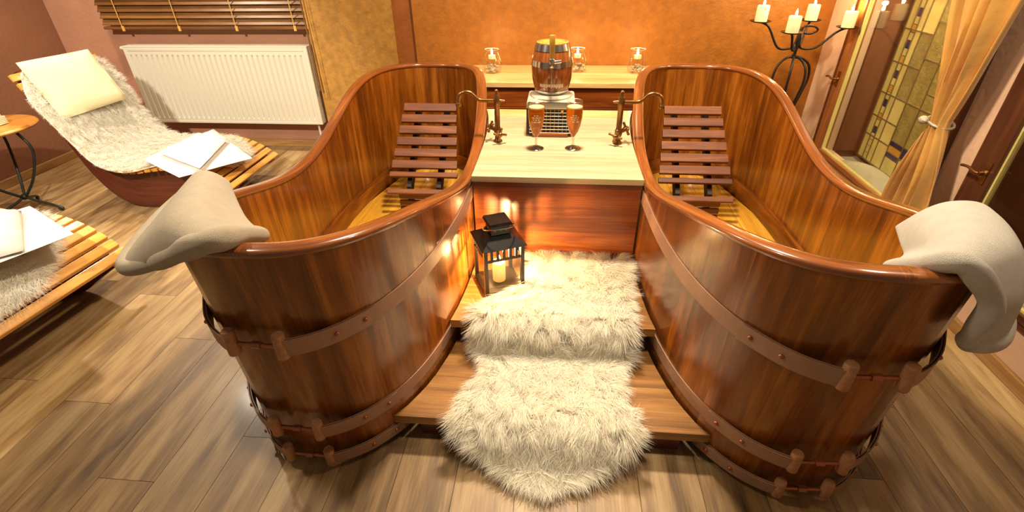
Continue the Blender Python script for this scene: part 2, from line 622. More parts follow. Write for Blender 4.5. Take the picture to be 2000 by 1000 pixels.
# tall window with stained glass box behind it
def tallwin(name, y0, y1, z0, z1, mat, dark):
    o = struct(obj(name, bx((WR - .012, y1 - .05, z0), (WR + .05, y1, z1)), dark, bevel=.004))
    obj('window_frame', bx((WR - .012, y0, z0), (WR + .05, y0 + .05, z1)), dark, o, bevel=.004)
    obj('window_frame', bx((WR - .012, y0 + .05, z0), (WR + .05, y1 - .05, z0 + .035), 1), mat, o, bevel=.004)
    a, b = y0 + .05, y1 - .05
    obj('sash', bx((WR - .022, b - .085, z0 + .03), (WR + .03, b, z1)), mat, o, bevel=.005)
    obj('sash', bx((WR - .022, a, z0 + .03), (WR + .03, a + .085, z1)), mat, o, bevel=.005)
    obj('sash', bx((WR - .022, a + .085, z0 + .03), (WR + .03, b - .085, z0 + .06), 1), mat, o, bevel=.005)
    obj('glazing_bead', bx((WR - .008, a + .085, z0 + .06), (WR + .012, b - .085, z0 + .068), 1), 'cream_glass', o)
    obj('glazing_bead', bx((WR - .008, b - .095, z0 + .068), (WR + .012, b - .085, z1)), 'cream_glass', o)
    obj('pane', bx((WR + .002, a + .085, z0 + .06), (WR + .006, b - .085, z1)), 'glass', o)
    return o


w1 = tallwin('window_1', 2.28, 3.44, .2, 2.2, 'frame', 'frame_dark')  # outer frame posts coloured dark to paint in the frame's shadow side
w2 = tallwin('window_2', .7, 2.12, .2, 2.2, 'frame_dark', 'frame_dark')


def lever(parent, y, z, s):
    h = MB()
    h.lathe([(.0, 0), (.014, 0), (.014, .006), (.008, .01), (.008, .03), (0, .03)], (WR - .022, y, z), 12, 'X')
    h.v = [(2 * (WR - .022) - a, b, c) for a, b, c in h.v]
    h.f = [f[::-1] for f in h.f]
    h.uv = [u[::-1] for u in h.uv]
    h.tube(catmull([(WR - .05, y, z), (WR - .055, y + s * .02, z), (WR - .052, y + s * .06, z + .004), (WR - .048, y + s * .10, z - .004)], 5), .006, 8)
    h.box((WR - .026, y - .013, z - .045), (WR - .021, y + .013, z + .045))
    o = obj('window_handle', h, 'brass', parent, smooth=True)
    o['label'] = 'brass lever handle'


lever(w1, 3.345, .69, 1)
lever(w2, 2.02, .63, 1)

# recess behind window 1
rc = struct(obj('trim_1', bx((WR + .14, 3.42, .1), (2.06, 3.46, ZT)), 'reveal'), 'brown side reveal of the glazed recess beside stained glass')
obj('recess_skirting', bx((WR + .14, 3.40, .17), (2.0, 3.42, .215), 0), 'frame_dark', rc)
obj('recess_floor', bx((WR + .05, 2.2, .1), (2.06, 3.42, .17), 1), 'stone', rc)
obj('recess_end_wall', bx((WR + .14, 2.12, .09), (2.36, 2.2, ZT)), 'reveal', rc)
obj('recess_outer_wall', bx((2.03, 2.2, .1), (2.08, 3.46, ZT), 2), 'reveal', rc)
# cloth-like rolled sacking on the recess floor
g = []
for i in range(13):
    row = []
    for j in range(15):
        u, v = i / 12, j / 14
        x_ = WR + .07 + .19 * u
        y_ = 2.55 + .75 * v
        z_ = .176 + .06 * math.sin(PI * u) ** .7 * math.sin(PI * min(1, v * 1.02)) ** .4 * (1 + .3 * math.sin(9 * v + 4 * u))
        row.append((x_, y_, z_))
    g.append(row)
tag(obj('sacking', MB().grid(g, flip=True), 'sack', org=(WR + .16, 2.9, .17), smooth=True, solid=.006), 'crumpled pale cloth lying behind the stained glass window pane', 'cloth')

# stained glass panel
SX = 2.0
sg = thing('stained_glass_panel', 'yellow leaded stained glass panel with column of blue squares', 'stained glass', (SX, 2.8, .21))


def pane(y0, y1, z0, z1, mat):
    obj('pane', bx((SX, y0 + .002, z0 + .002), (SX + .008, y1 - .002, z1 - .002)), mat, sg)


zs_ = [.21, .36, .48, .62, .80, .98, 1.16, 1.34]
for a, b in zip(zs_[:-1], zs_[1:]):
    pane(3.29, 3.35, a, b, 'cream_glass')
    pane(3.19, 3.245, a, b, 'cream_glass')
    pane(3.08, 3.19, a, b, 'cream_glass' if a < .5 or a > .9 else 'green_glass')
for i, z in enumerate(np.arange(.21, 1.33, .042)):
    pane(3.245, 3.29, z, z + .042, ('blue', 'cream_glass', 'amber', 'cream_glass')[i % 4] if i > 2 else 'cream_glass')
for (a, b, c, d, mt) in ((2.95, 3.08, .21, .30, 'cream_glass'), (2.95, 3.08, .30, .33, 'blue'), (2.95, 3.08, .33, .37, 'amber'), (2.95, 3.08, .37, .40, 'blue'), (2.95, 3.08, .40, .62, 'green_glass'), (2.95, 3.08, .62, .86, 'green_glass'), (2.95, 3.08, .86, 1.34, 'green_glass'),
                         (2.6, 2.95, .21, .33, 'cream_glass'), (2.6, 2.95, .33, .40, 'blue'), (2.6, 2.95, .40, .70, 'green_glass'), (2.6, 2.95, .70, 1.05, 'green_glass'), (2.6, 2.95, 1.05, 1.34, 'cream_glass'), (2.3, 2.6, .21, .7, 'cream_glass'), (2.3, 2.6, .7, 1.34, 'green_glass')):
    pane(a, b, c, d, mt)
ld = MB()
for y in (3.35, 3.29, 3.245, 3.19, 3.08, 2.95, 2.6, 2.3):
    ld.box((SX - .004, y - .0035, .21), (SX + .006, y + .0035, 1.34))
for z in zs_:
    ld.box((SX - .0041, 3.08, z - .0035), (SX + .0061, 3.35, z + .0035), 1)
for z in (.21, .33, .40, .62, .86, 1.05, 1.34):
    ld.box((SX - .0042, 2.3, z - .0035), (SX + .0062, 3.08, z + .0035), 1)
obj('lead_came', ld, 'lead', sg)

# view behind the near window: weathered boards
bd = thing('board_stack', 'weathered pale boards outside the window beside the rolled towel', 'boards', (2.3, 1.5, 0))
for i in range(15):
    a = .1 + i * .105
    obj('board', bx((2.3 + .01 * (i % 2), -.3, a), (2.33, 2.12, a + .098), 1), 'base' if i % 3 else 'step', bd, bevel=.003)
struct(obj('trim_2', bx((WR + .14, -.3, .0), (2.45, 2.12, .09), 1), 'frame_dark'), 'dark sill boards outside the near window')

# ------------------------------------------------------------------ tubs
T = dict(cx=.7414, a0=.3985, at=-.0094, k=-.0065, yn0=.9883, tn=.0937, yf0=3.0727, tf=.0579, n=2.683)
DX = .005
RZ = [.8566, .7667, .6473, .6680, .8173, .8237]
RW = np.array([-1, -.6, -.2, .2, .6, 1.])
_A = np.eye(6)
_b = np.zeros(6)
for i in range(1, 5):
    _A[i, i - 1:i + 2] = [1, 4, 1]
    _b[i] = 6 * (RZ[i - 1] - 2 * RZ[i] + RZ[i + 1]) / .16
_M2 = np.linalg.solve(_A, _b)


def rimz(wv):
    h = .4
    i = min(max(int((wv + 1) / h), 0), 4)
    t = wv - RW[i]
    v, M_ = RZ, _M2
    return v[i] + t * ((v[i + 1] - v[i]) / h - h * (2 * M_[i] + M_[i + 1]) / 6) + t * t * M_[i] / 2 + t ** 3 * (M_[i + 1] - M_[i]) / (6 * h)


def tub_xy(ph, side, z, off=0.0):
    def p(ph):
        c, s = math.cos(ph), math.sin(ph)
        C = math.copysign(abs(c) ** (2 / T['n']), c)
        Sn = math.copysign(abs(s) ** (2 / T['n']), s)
        a = (T['a0'] + T['at'] * z) * (1 + T['k'] * Sn)
        yn = T['yn0'] - T['tn'] * z
        yf = T['yf0'] + T['tf'] * z
        return Vector((side * T['cx'] + DX + side * a * C, (yn + yf) / 2 + (yf - yn) / 2 * Sn))
    q = p(ph)
    if off:
        d = p(ph + 1e-3) - p(ph - 1e-3)
        nrm = Vector((d.y, -d.x)) * side
        nrm.normalize()
        q = q + nrm * off
    return q


def wnorm(ph):
    s = math.sin(ph)
    return math.copysign(abs(s) ** (2 / T['n']), s)


# arc-length table (same for both tubs)
NPH = 1440
_ph = [-PI / 2 + 2 * PI * i / NPH for i in range(NPH + 1)]
_pt = [tub_xy(p, 1, .4) for p in _ph]
_s = [0]
for i in range(NPH):
    _s.append(_s[-1] + (_pt[i + 1] - _pt[i]).length)
PERIM = _s[-1]


def ph_at(s):
    return float(np.interp(s % PERIM, _s, _ph))


NST = 32
TH = .038
Z0 = .015


def build_tub(side, label):
    root = thing('wooden_bathtub', label, 'bathtub', (side * T['cx'] + DX, 2.0, 0), 'pair of oak slipper bathtubs')
    for k in range(NST):
        sa, sb = PERIM * k / NST, PERIM * (k + 1) / NST
        nU, nV = 5, 9
        m_ = MB()
        O, I = [], []
        for i in range(nU):
            s = sa + (sb - sa) * i / (nU - 1)
            ph = ph_at(s)
            if i == nU - 1 and k == NST - 1:
                ph = _ph[-1]
            zt = rimz(wnorm(ph)) - .008
            ro, ri = [], []
            for j in range(nV):
                z = Z0 + (zt - Z0) * j / (nV - 1)
                q = tub_xy(ph, side, z)
                ro.append((q.x, q.y, z))
                q = tub_xy(ph, side, z, -TH)
                ri.append((q.x, q.y, z))
            O.append(ro)
            I.append(ri)
        wid = (sb - sa)

        def uvs(a, b, O=O):
            return (wid * a / (nU - 1), O[a][b][2])
        fl_ = side < 0
        m_.grid(O, flip=fl_, uvs=uvs)
        m_.grid(I, flip=not fl_, uvs=uvs)
        for e in (0, nU - 1):
            m_.grid([O[e], I[e]], flip=(fl_ if e else not fl_), uvs=lambda a, b: (a * .03, O[e][b][2]))
        m_.grid([[O[a][0] for a in range(nU)], [I[a][0] for a in range(nU)]], flip=not fl_)
        obj('stave', m_, 'tub', root, smooth=True, angle=40)
    # rim: rounded cap
    G = []
    NR = 200
    for i in range(NR):
        ph = ph_at(PERIM * i / NR)
        zt = rimz(wnorm(ph))
        row = []
        for a in range(14):
            an = 2 * PI * a / 14
            ca, sa_ = math.cos(an), math.sin(an)
            ox = math.copysign(abs(ca) ** .7, ca) * .0255
            oz = math.copysign(abs(sa_) ** .7, sa_) * .0135
            q = tub_xy(ph, side, zt, -TH / 2 + ox)
            row.append((q.x, q.y, zt - .012 + oz))
        G.append(row)
    obj('rim', MB().grid(G, closed_u=True, closed_v=True, flip=side < 0, uvs=lambda a, b: (b * .012, PERIM * a / NR)), 'rim', root, smooth=True)
    # inner ledge board around the foot of the wall
    G = []
    for i in range(NR):
        ph = ph_at(PERIM * i / NR)
        G.append([tuple(tub_xy(ph, side, z, -o)) + (z,) for o, z in ((TH + .022, .16), (TH + .022, .262), (TH + .016, .27), (TH - .002, .27))])
    obj('ledge', MB().grid(G, closed_u=True, flip=side > 0, uvs=lambda a, b: (b * .05, PERIM * a / NR)), 'tub', root, smooth=True, angle=40)
    # floor boards inside
    NB = 5
    y0, y1 = 1.02, 3.05
    hw = .36
    cx = side * T['cx'] + DX
    for b in range(NB):
        xa, xb = cx - hw + 2 * hw * b / NB, cx - hw + 2 * hw * (b + 1) / NB
        pa = []
        outl = []
        for xq in (xa + .001, xb - .001):
            # y extent at xq on the inner wall
            fr = min(.999, abs((xq - cx) / (T['a0'] - TH + .004)))
            ext = (1 - fr ** T['n']) ** (1 / T['n'])
            yc_, hb = 2.02, (T['yf0'] - T['yn0']) / 2 - TH + .01
            outl.append((xq, yc_ - hb * ext, yc_ + hb * ext))
        (x0, a0, b0), (x1, a1, b1) = outl
        m_ = MB()
        n_ = 0
        top = [(x0, a0, .185), (x1, a1, .185), (x1, b1, .185), (x0, b0, .185)]
        m_.ngon(top)
        m_.ngon([(p[0], p[1], .16) for p in top[::-1]])
        for i in range(4):
            p, q = top[i], top[(i + 1) % 4]
            m_.ngon([(p[0], p[1], .16), (q[0], q[1], .16), q, p])
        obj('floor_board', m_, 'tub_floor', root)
    # hoops
    for zc, wdt in ((.570, .056), (.198, .050), (.053, .044)):
        gap0, gap1 = math.radians(-93.2), math.radians(-83.2)   # open at the foot end
        full = 2 * PI - (gap1 - gap0)
        n_ = 240
        arcs = []
        for i in range(n_ + 1):
            ph = gap1 + full * i / n_
            arcs.append(ph)
        pts = [tub_xy(p, side, zc) for p in arcs]
        d = [0]
        for i in range(n_):
            d.append(d[-1] + (pts[i + 1] - pts[i]).length)
        LT = d[-1]

        def stand(s):
            e = min(s, LT - s)
            t = max(0, 1 - e / .20)
            return .0035 + .040 * t ** 1.5
        G = []
        for i, ph in enumerate(arcs):
            o_ = stand(d[i])
            A = tub_xy(ph, side, zc + wdt / 2, o_)
            B = tub_xy(ph, side, zc - wdt / 2, o_)
            A2 = tub_xy(ph, side, zc + wdt / 2, o_ - .003)
            B2 = tub_xy(ph, side, zc - wdt / 2, o_ - .003)
            G.append([(A2.x, A2.y, zc + wdt / 2), (A.x, A.y, zc + wdt / 2), (B.x, B.y, zc - wdt / 2), (B2.x, B2.y, zc - wdt / 2)])
        m_ = MB().grid(G, closed_v=True, flip=side > 0)
        m_.ngon(G[0])
        m_.ngon(G[-1][::-1])
        hp = obj('hoop', m_, 'strap', root, smooth=True, angle=35)
        # folded-back lap plates, lugs, rod, rivets
        for e in (0, 1):
            def at(s):
                s_ = s if e == 0 else LT - s
                ph = float(np.interp(s_, d, arcs))
                return ph, stand(s_)
            G = []
            for i in range(9):
                ph, o_ = at(.005 + .235 * i / 8)
                A = tub_xy(ph, side, zc + wdt / 2 - .002, .008)
                # straight lap held off the tub near the end
                o2 = o_ + .004
                r_ = []
                for oo, dz in ((o2 - .001, wdt / 2), (o2 + .0025, wdt / 2), (o2 + .0025, -wdt / 2), (o2 - .001, -wdt / 2)):
                    q = tub_xy(ph, side, zc + dz, oo)
                    r_.append((q.x, q.y, zc + dz))
                G.append(r_)
            m_ = MB().grid(G, closed_v=True, flip=(side > 0) == (e == 0))
            m_.ngon(G[0])
            m_.ngon(G[-1][::-1])
            obj('hoop_lap', m_, 'strap', hp, smooth=True, angle=35)
            ph, o_ = at(.0)
            q = tub_xy(ph, side, zc, o_ - .006)
            lg = MB().lathe([(0, -wdt / 2 - .006), (.0155, -wdt / 2 - .006), (.0165, -wdt / 2), (.0165, wdt / 2 + .010), (.0145, wdt / 2 + .015), (0, wdt / 2 + .016)], (q.x, q.y, zc), 14)
            obj('lug', lg, 'lug', hp, smooth=True)
            for sr in (.125, .205):
                ph, o_ = at(sr)
                q = tub_xy(ph, side, zc, o_ + .007)
                rv = MB().ball((q.x, q.y, zc + .002), .0075, 10, (1, 1, .9))
                obj('rivet', rv, 'copper', hp, smooth=True)
        q0 = tub_xy(gap0, side, zc, .036)
        q1 = tub_xy(gap1, side, zc, .036)
        rd = MB().tube([(q0.x, q0.y, zc), (q1.x, q1.y, zc)], .0058, 8)
        obj('tension_rod', rd, 'copper', hp, smooth=True)
        mid = (q0 + q1) / 2
        nx = MB().lathe([(0, -.012), (.0105, -.012), (.0105, .012), (0, .012)], (mid.x, mid.y, zc), 6, 'X')
        obj('nut', nx, 'copper', hp)
    return root


build_tub(-1, 'oak slipper bathtub left of the steps, nearer the radiator and loungers')
build_tub(1, 'oak slipper bathtub right of the steps, nearer the gold curtain')


# slatted backrests inside the tubs
def backrest(side, label):
    cx = side * T['cx'] + DX + side * (-.035)
    r = thing('slatted_backrest', label, 'backrest', (cx, 2.55, .187), 'slatted wooden bath backrests')
    wt, wb_ = .147, .19
    n = 8
    for i in range(n):
        t = i / (n - 1)
        tt = t
        y = 2.72 - .34 * tt
        z = .69 - .33 * tt
        hw = wt + (wb_ - wt) * tt
        hgt, th = .048, .018
        if i >= n - 1:
            y, z = 2.372, .333
        m_ = MB()
        dn = Vector((0, -.34, -.33)).normalized()
        nn = Vector((0, -.7, .72)).normalized()
        if i >= n - 2:
            dn = Vector((0, -.8, -.6)).normalized()
            nn = Vector((0, -.6, .8)).normalized()
            hgt = .03
        c = Vector((cx, y, z))
        P = []
        for a in (-1, 1):
            for b in (0, 1):
                for d_ in (0, 1):
                    P.append(c + Vector((a * hw, 0, 0)) + dn * hgt * b + nn * th * (d_ - 1))
        m_.v = [tuple(p) for p in P]
        q = [(0, 1, 3, 2), (4, 6, 7, 5), (0, 4, 5, 1), (2, 3, 7, 6), (1, 5, 7, 3), (0, 2, 6, 4)]
        m_.f = q
        m_.uv = [[((j & 1) * .02 + (j >> 1 & 1) * hgt, (j >> 2) * 2 * hw) for j in f] for f in q]
        obj('slat', m_, 'slat', r, bevel=.004)
    for a in (-.55, .55):
        m_ = MB()
        xs = cx + a * wt
        pts = [(2.765, .665), (2.40, .33), (2.39, .187), (2.43, .187), (2.45, .30), (2.795, .62)]
        L_ = [(xs - .012, y, z) for y, z in pts]
        R_ = [(xs + .012, y, z) for y, z in pts]
        m_.ngon(L_)
        m_.ngon(R_[::-1])
        for i in range(6):
            j = (i + 1) % 6
            m_.ngon([L_[j], L_[i], R_[i], R_[j]])
        obj('support', m_, 'support', r)
    for i in range(3):
        z = .305 - i * .038
        obj('lower_slat', bx((cx - .13, 2.36, z - .028), (cx + .13, 2.378, z), 0), 'darkwood', r, bevel=.003)
    return r


backrest(-1, 'reddish slatted backrest inside the left tub')
backrest(1, 'reddish slatted backrest inside the right tub')

# ------------------------------------------------------------------ steps, table and shelf between the tubs
CX = .005


def half_gap(y, z, side):
    """x of the tub's outer face on the side towards the steps"""
    best = None
    for i in range(0, 361):
        ph = PI / 2 + PI * i / 360
        q = tub_xy(ph, side, z, .006)
        if best is None or abs(q.y - y) < best[0]:
            best = (abs(q.y - y), q.x)
    return best[1]


def fitted(y0, y1, z0, z1, n=8, grainx=True, inset=.004):
    m_ = MB()
    Lp, Rp = [], []
    for i in range(n + 1):
        y = y0 + (y1 - y0) * i / n
        zz = (z0 + z1) / 2
        Lp.append((half_gap(y, zz, -1) + inset, y))
        Rp.append((half_gap(y, zz, 1) - inset, y))
    G = []
    for (lx, y), (rx, _) in zip(Lp, Rp):
        G.append([(lx, y, z1), (rx, y, z1)])
    uvz = (lambda a, b: (y0 + (y1 - y0) * a / n, b * .7))
    m_.grid(G, flip=True, uvs=uvz)
    m_.grid([[(p[0], p[1], z0) for p in r_] for r_ in G], uvs=uvz)
    m_.grid([[(lx, y, z1), (lx, y, z0)] for lx, y in Lp], flip=False)
    m_.grid([[(rx, y, z1), (rx, y, z0)] for rx, y in Rp], flip=True)
    lx, y = Lp[0]
    rx, _ = Rp[0]
    m_.quad([(lx, y, z0), (rx, y, z0), (rx, y, z1), (lx, y, z1)], [(0, 0), (0, .7), (.1, .7), (.1, 0)])
    lx, y = Lp[-1]
    rx, _ = Rp[-1]
    m_.quad([(rx, y, z0), (lx, y, z0), (lx, y, z1), (rx, y, z1)], [(0, 0), (0, .7), (.1, .7), (.1, 0)])
    return m_


st = thing('wooden_steps', 'two oak steps between the tubs leading up to the pale table', 'steps', (CX, 1.45, 0))
obj('tread', fitted(1.065, 1.25, .092, .126, 4), 'step', st, bevel=.004)
obj('tread', fitted(1.251, 1.44, .092, .126, 4), 'step', st, bevel=.004)
obj('riser', bx((-.43, 1.10, 0), (.44, 1.125, .092), 0), 'darkwood', st)
obj('tread', fitted(1.403, 1.62, .226, .260, 4), 'step', st, bevel=.004)
obj('tread', fitted(1.621, 1.86, .226, .260, 4), 'step', st, bevel=.004)
obj('riser', bx((-.34, 1.43, .126), (.35, 1.455, .226), 0), 'darkwood', st)

tb = thing('tub_side_table', 'built-in table with pale top and red wood front panel between the tubs', 'table', (CX, 2.2, .261))
obj('front_panel', bx((half_gap(1.85, .45, -1) + .004, 1.85, .262), (half_gap(1.85, .45, 1) - .004, 1.872, .624), 0), 'redwood', tb)
obj('apron', bx((half_gap(1.85, .6, -1) + .004, 1.842, .60), (half_gap(1.85, .6, 1) - .004, 1.8495, .626), 0), 'darkwood', tb)
for a, b in ((1.829, 2.095), (2.096, 2.36), (2.361, 2.625)):
    obj('top_board', fitted(a, b, .627, .65, 4), 'table', tb, bevel=.002)
obj('back_rail', fitted(2.626, 2.76, .60, .648, 4), 'shelf', tb, bevel=.002)

sh = thing('wall_shelf', 'pale pine shelf with red wood front against the orange wall', 'shelf', (CX, 3.45, 0))
obj('shelf_top', bx((-.80, 3.205, .655), (.80, 3.45, .688), 0), 'shelf', sh, bevel=.004)
obj('shelf_top', bx((-.80, 3.451, .655), (.80, YO - .001, .688), 0), 'shelf', sh, bevel=.004)
obj('front_board', bx((-.78, 3.225, .53), (.78, 3.25, .654), 0), 'redwood', sh, bevel=.003)
obj('front_board', bx((-.78, 3.225, .40), (.78, 3.25, .528), 0), 'redwood', sh, bevel=.003)
obj('front_board', bx((-.78, 3.225, .0), (.78, 3.25, .398), 0), 'redwood', sh, bevel=.003)


# ------------------------------------------------------------------ fur
def fur_mesh(grid, n, L, seed, comb=(0, 0, 0), width=.0017, clumps=(14, 26), spread=.55, edge=.9, lay=.6):
    rg = np.random.default_rng(seed)
    G = np.array([[tuple(p) for p in r] for r in grid], float)
    R, C, _ = G.shape
    # area weights
    du_ = G[1:, :-1] - G[:-1, :-1]
    dv_ = G[:-1, 1:] - G[:-1, :-1]
    ar = np.linalg.norm(np.cross(du_, dv_), axis=-1).ravel()
    cell = rg.choice(len(ar), n, p=ar / ar.sum())
    i, j = cell // (C - 1), cell % (C - 1)
    fu, fv = rg.random(n), rg.random(n)

    def ev(i, j, fu, fv):
        fu, fv = fu[:, None], fv[:, None]
        a, b, c, d = G[i, j], G[i + 1, j], G[i, j + 1], G[i + 1, j + 1]
        p = a * (1 - fu) * (1 - fv) + b * fu * (1 - fv) + c * (1 - fu) * fv + d * fu * fv
        tu = (b - a) * (1 - fv) + (d - c) * fv
        tv = (c - a) * (1 - fu) + (d - b) * fu
        return p, tu, tv
    p, tu, tv = ev(i, j, fu, fv)
    tu /= np.linalg.norm(tu, axis=1, keepdims=True) + 1e-9
    tv /= np.linalg.norm(tv, axis=1, keepdims=True) + 1e-9
    nr = np.cross(tu, tv)
    nr /= np.linalg.norm(nr, axis=1, keepdims=True) + 1e-9
    flip = nr[:, 2] + 1e-3 * -nr[:, 1] < -.15
    nr[flip] *= -1
    U, V = (i + fu) / (R - 1), (j + fv) / (C - 1)
    ci = np.clip((U * clumps[0] + rg.normal(0, .12, n)).astype(int), 0, clumps[0] - 1)
    cj = np.clip((V * clumps[1] + rg.normal(0, .12, n)).astype(int), 0, clumps[1] - 1)
    cd = rg.normal(0, 1, (clumps[0], clumps[1], 2))
    cl = rg.uniform(.75, 1.2, (clumps[0], clumps[1]))
    cuv = np.stack([(ci + .5) / clumps[0] - U, (cj + .5) / clumps[1] - V], 1)
    d = np.array(comb)[None, :] * np.ones((n, 1))
    d = d - nr * (d * nr).sum(1, keepdims=True)
    d = d + (tu * cd[ci, cj, 0:1] + tv * cd[ci, cj, 1:2]) * spread
    d = d + (tu * rg.normal(0, .3, (n, 1)) + tv * rg.normal(0, .3, (n, 1)))
    eu = np.clip((np.abs(U - .5) - .38) / .12, 0, 1) * np.sign(U - .5)
    ew = np.clip((np.abs(V - .5) - .38) / .12, 0, 1) * np.sign(V - .5)
    d = d + (tu * eu[:, None] + tv * ew[:, None]) * edge
    dl = np.linalg.norm(d, axis=1, keepdims=True)
    d = d / np.maximum(dl, .7)
    Ls = (L * cl[ci, cj] * rg.uniform(.65, 1.15, n))[:, None]
    lu = np.linalg.norm(G[-1, C // 2] - G[0, C // 2])
    lv = np.linalg.norm(G[R // 2, -1] - G[R // 2, 0])
    pull = (tu * cuv[:, :1] * lu + tv * cuv[:, 1:] * lv) * .55
    ts = [0, .38, .72, 1.0]
    sag = np.array([0, 0, -1.])
    wd = np.cross(nr, d) + rg.normal(0, .35, (n, 3))
    wd /= np.linalg.norm(wd, axis=1, keepdims=True) + 1e-9
    nn = nr * .85 + d * .25 + np.array([0, 0, .25]) + rg.normal(0, .33, (n, 3))
    nn /= np.linalg.norm(nn, axis=1, keepdims=True)
    tg = nr * .5 + d * .6
    wd[(np.cross(wd, tg) * nn).sum(1) < 0] *= -1
    verts = []
    for k, t in enumerate(ts):
        q = p + nr * Ls * ((1.05 - .35 * lay) * t - .45 * lay * t * t) + d * Ls * (.25 * t + lay * t * t) + pull * t ** 1.5 + sag * Ls * .18 * t * t
        q[:, 2] = np.maximum(q[:, 2], .004)
        if k < 3:
            wk = width * (1, .9, .6)[k]
            verts += [q - wd * wk * .5, q + wd * wk * .5]
        else:
            verts.append(q)
    Vt = np.stack(verts, 1)          # n,7,3
    base = (np.arange(n) * 7)[:, None]
    f = np.concatenate([base + np.array([[0, 1, 3, 2]]), base + np.array([[2, 3, 5, 4]])], 0)
    tri = base + np.array([[4, 5, 6]])
    return Vt.reshape(-1, 3), f, tri, np.repeat(nn, 7, axis=0)


def fur_obj(name, parent, data, mat):
    V, Q, Tr, NN = data
    org = np.array(ORG[parent.name])
    V = V - org
    me = bpy.data.meshes.new(name)
    nq, ntr = len(Q), len(Tr)
    me.vertices.add(len(V))
    me.vertices.foreach_set('co', V.ravel().astype(np.float32))
    me.loops.add(nq * 4 + ntr * 3)
    me.loops.foreach_set('vertex_index', np.concatenate([Q.ravel(), Tr.ravel()]).astype(np.int32))
    me.polygons.add(nq + ntr)
    st_ = np.concatenate([np.arange(nq) * 4, nq * 4 + np.arange(ntr) * 3]).astype(np.int32)
    me.polygons.foreach_set('loop_start', st_)
    me.update(calc_edges=True)
    me.polygons.foreach_set('use_smooth', [True] * (nq + ntr))
    me.normals_split_custom_set_from_vertices(NN.astype(np.float32))
    me.materials.append(M[mat])
    o = bpy.data.objects.new(name, me)
    COL.objects.link(o)
    o.parent = parent
    ORG[o.name] = tuple(org)
    o['kind'] = 'stuff'
    return o


# long sheepskin running down the steps
prof = [(-.09, .31, 1.835, .272), (-.09, .305, 1.70, .272), (-.10, .30, 1.60, .274), (-.20, .295, 1.53, .276), (-.262, .292, 1.47, .275), (-.275, .29, 1.42, .272), (-.275, .285, 1.385, .245), (-.265, .28, 1.375, .19), (-.25, .265, 1.36, .15),
        (-.235, .245, 1.31, .140), (-.235, .235, 1.25, .138), (-.27, .255, 1.17, .140), (-.29, .272, 1.09, .142), (-.28, .27, 1.045, .125), (-.21, .205, 1.015, .085), (-.145, .145, .985, .045), (-.085, .085, .95, .022), (-.045, .04, .925, .014), (-.02, .02, .915, .012)]
ctr = [[(l + (r - l) * t, y, z) for t in (0, .17, .33, .5, .67, .83, 1)] for l, r, y, z in prof]
rg_ = surf(ctr, 4, 4)
rug = thing('sheepskin_runner', 'long cream sheepskin rug draped down the steps between the tubs', 'rug', (0.0, 1.35, 0))
obj('hide', MB().grid(rg_), 'hide', rug, smooth=True, solid=.006)
fur_obj('fur', rug, fur_mesh(rg_, 110000, .074, 3, comb=(0, -.75, -.3), clumps=(44, 22), spread=.45), 'fur')


# ------------------------------------------------------------------ lantern on the upper step
lx, ly, lz = -.212, 1.645, .261
ln = thing('lantern', 'black metal lantern with a lit candle on the upper step', 'lantern', (lx, ly, lz))
A = math.radians(24)


def rot(x, y, z):
    return (lx + x * math.cos(A) - y * math.sin(A), ly + x * math.sin(A) + y * math.cos(A), lz + z)


def rbox(lo, hi):
    m_ = MB().box(lo, hi)
    m_.v = [rot(*p) for p in m_.v]
    return m_


h_ = .073
obj('base', rbox((-h_ - .008, -h_ - .008, .006), (h_ + .008, h_ + .008, .022)), 'black', ln, bevel=.003)
for sx in (-1, 1):
    for sy in (-1, 1):
        obj('post', rbox((sx * h_ - .007, sy * h_ - .007, .022), (sx * h_ + .007, sy * h_ + .007, .215)), 'black', ln)
        obj('foot', rbox((sx * h_ - .008, sy * h_ - .008, 0), (sx * h_ + .008, sy * h_ + .008, .006)), 'black', ln)
for ax in (0, 1):
    for s_ in (-1, 1):
        for z0, z1 in ((.158, .166), (.205, .215)):
            lo, hi = [-h_, -h_, z0], [h_, h_, z1]
            lo[ax], hi[ax] = s_ * h_ - .004, s_ * h_ + .004
            obj('rail', rbox(lo, hi), 'black', ln)
        for i in range(1, 6):
            c_ = -h_ + 2 * h_ * i / 6
            lo, hi = [c_ - .005, c_ - .005, .166], [c_ + .005, c_ + .005, .205]
            lo[ax], hi[ax] = s_ * h_ - .003, s_ * h_ + .003
            obj('vent_bar', rbox(lo, hi), 'black', ln)
        lo, hi = [-h_ + .007, -h_ + .007, .022], [h_ - .007, h_ - .007, .158]
        lo[ax], hi[ax] = s_ * h_ - .001, s_ * h_ + .001
        obj('pane', rbox(lo, hi), 'glass_thin', ln)


def frust(h0, h1, z0, z1, open_=False):
    m_ = MB()
    a = [rot(*p) for p in ((-h0, -h0, z0), (h0, -h0, z0), (h0, h0, z0), (-h0, h0, z0))]
    b = [rot(*p) for p in ((-h1, -h1, z1), (h1, -h1, z1), (h1, h1, z1), (-h1, h1, z1))]
    m_.ngon(a[::-1])
    m_.ngon(b)
    for i in range(4):
        j = (i + 1) % 4
        m_.ngon([a[i], a[j], b[j], b[i]])
    return m_


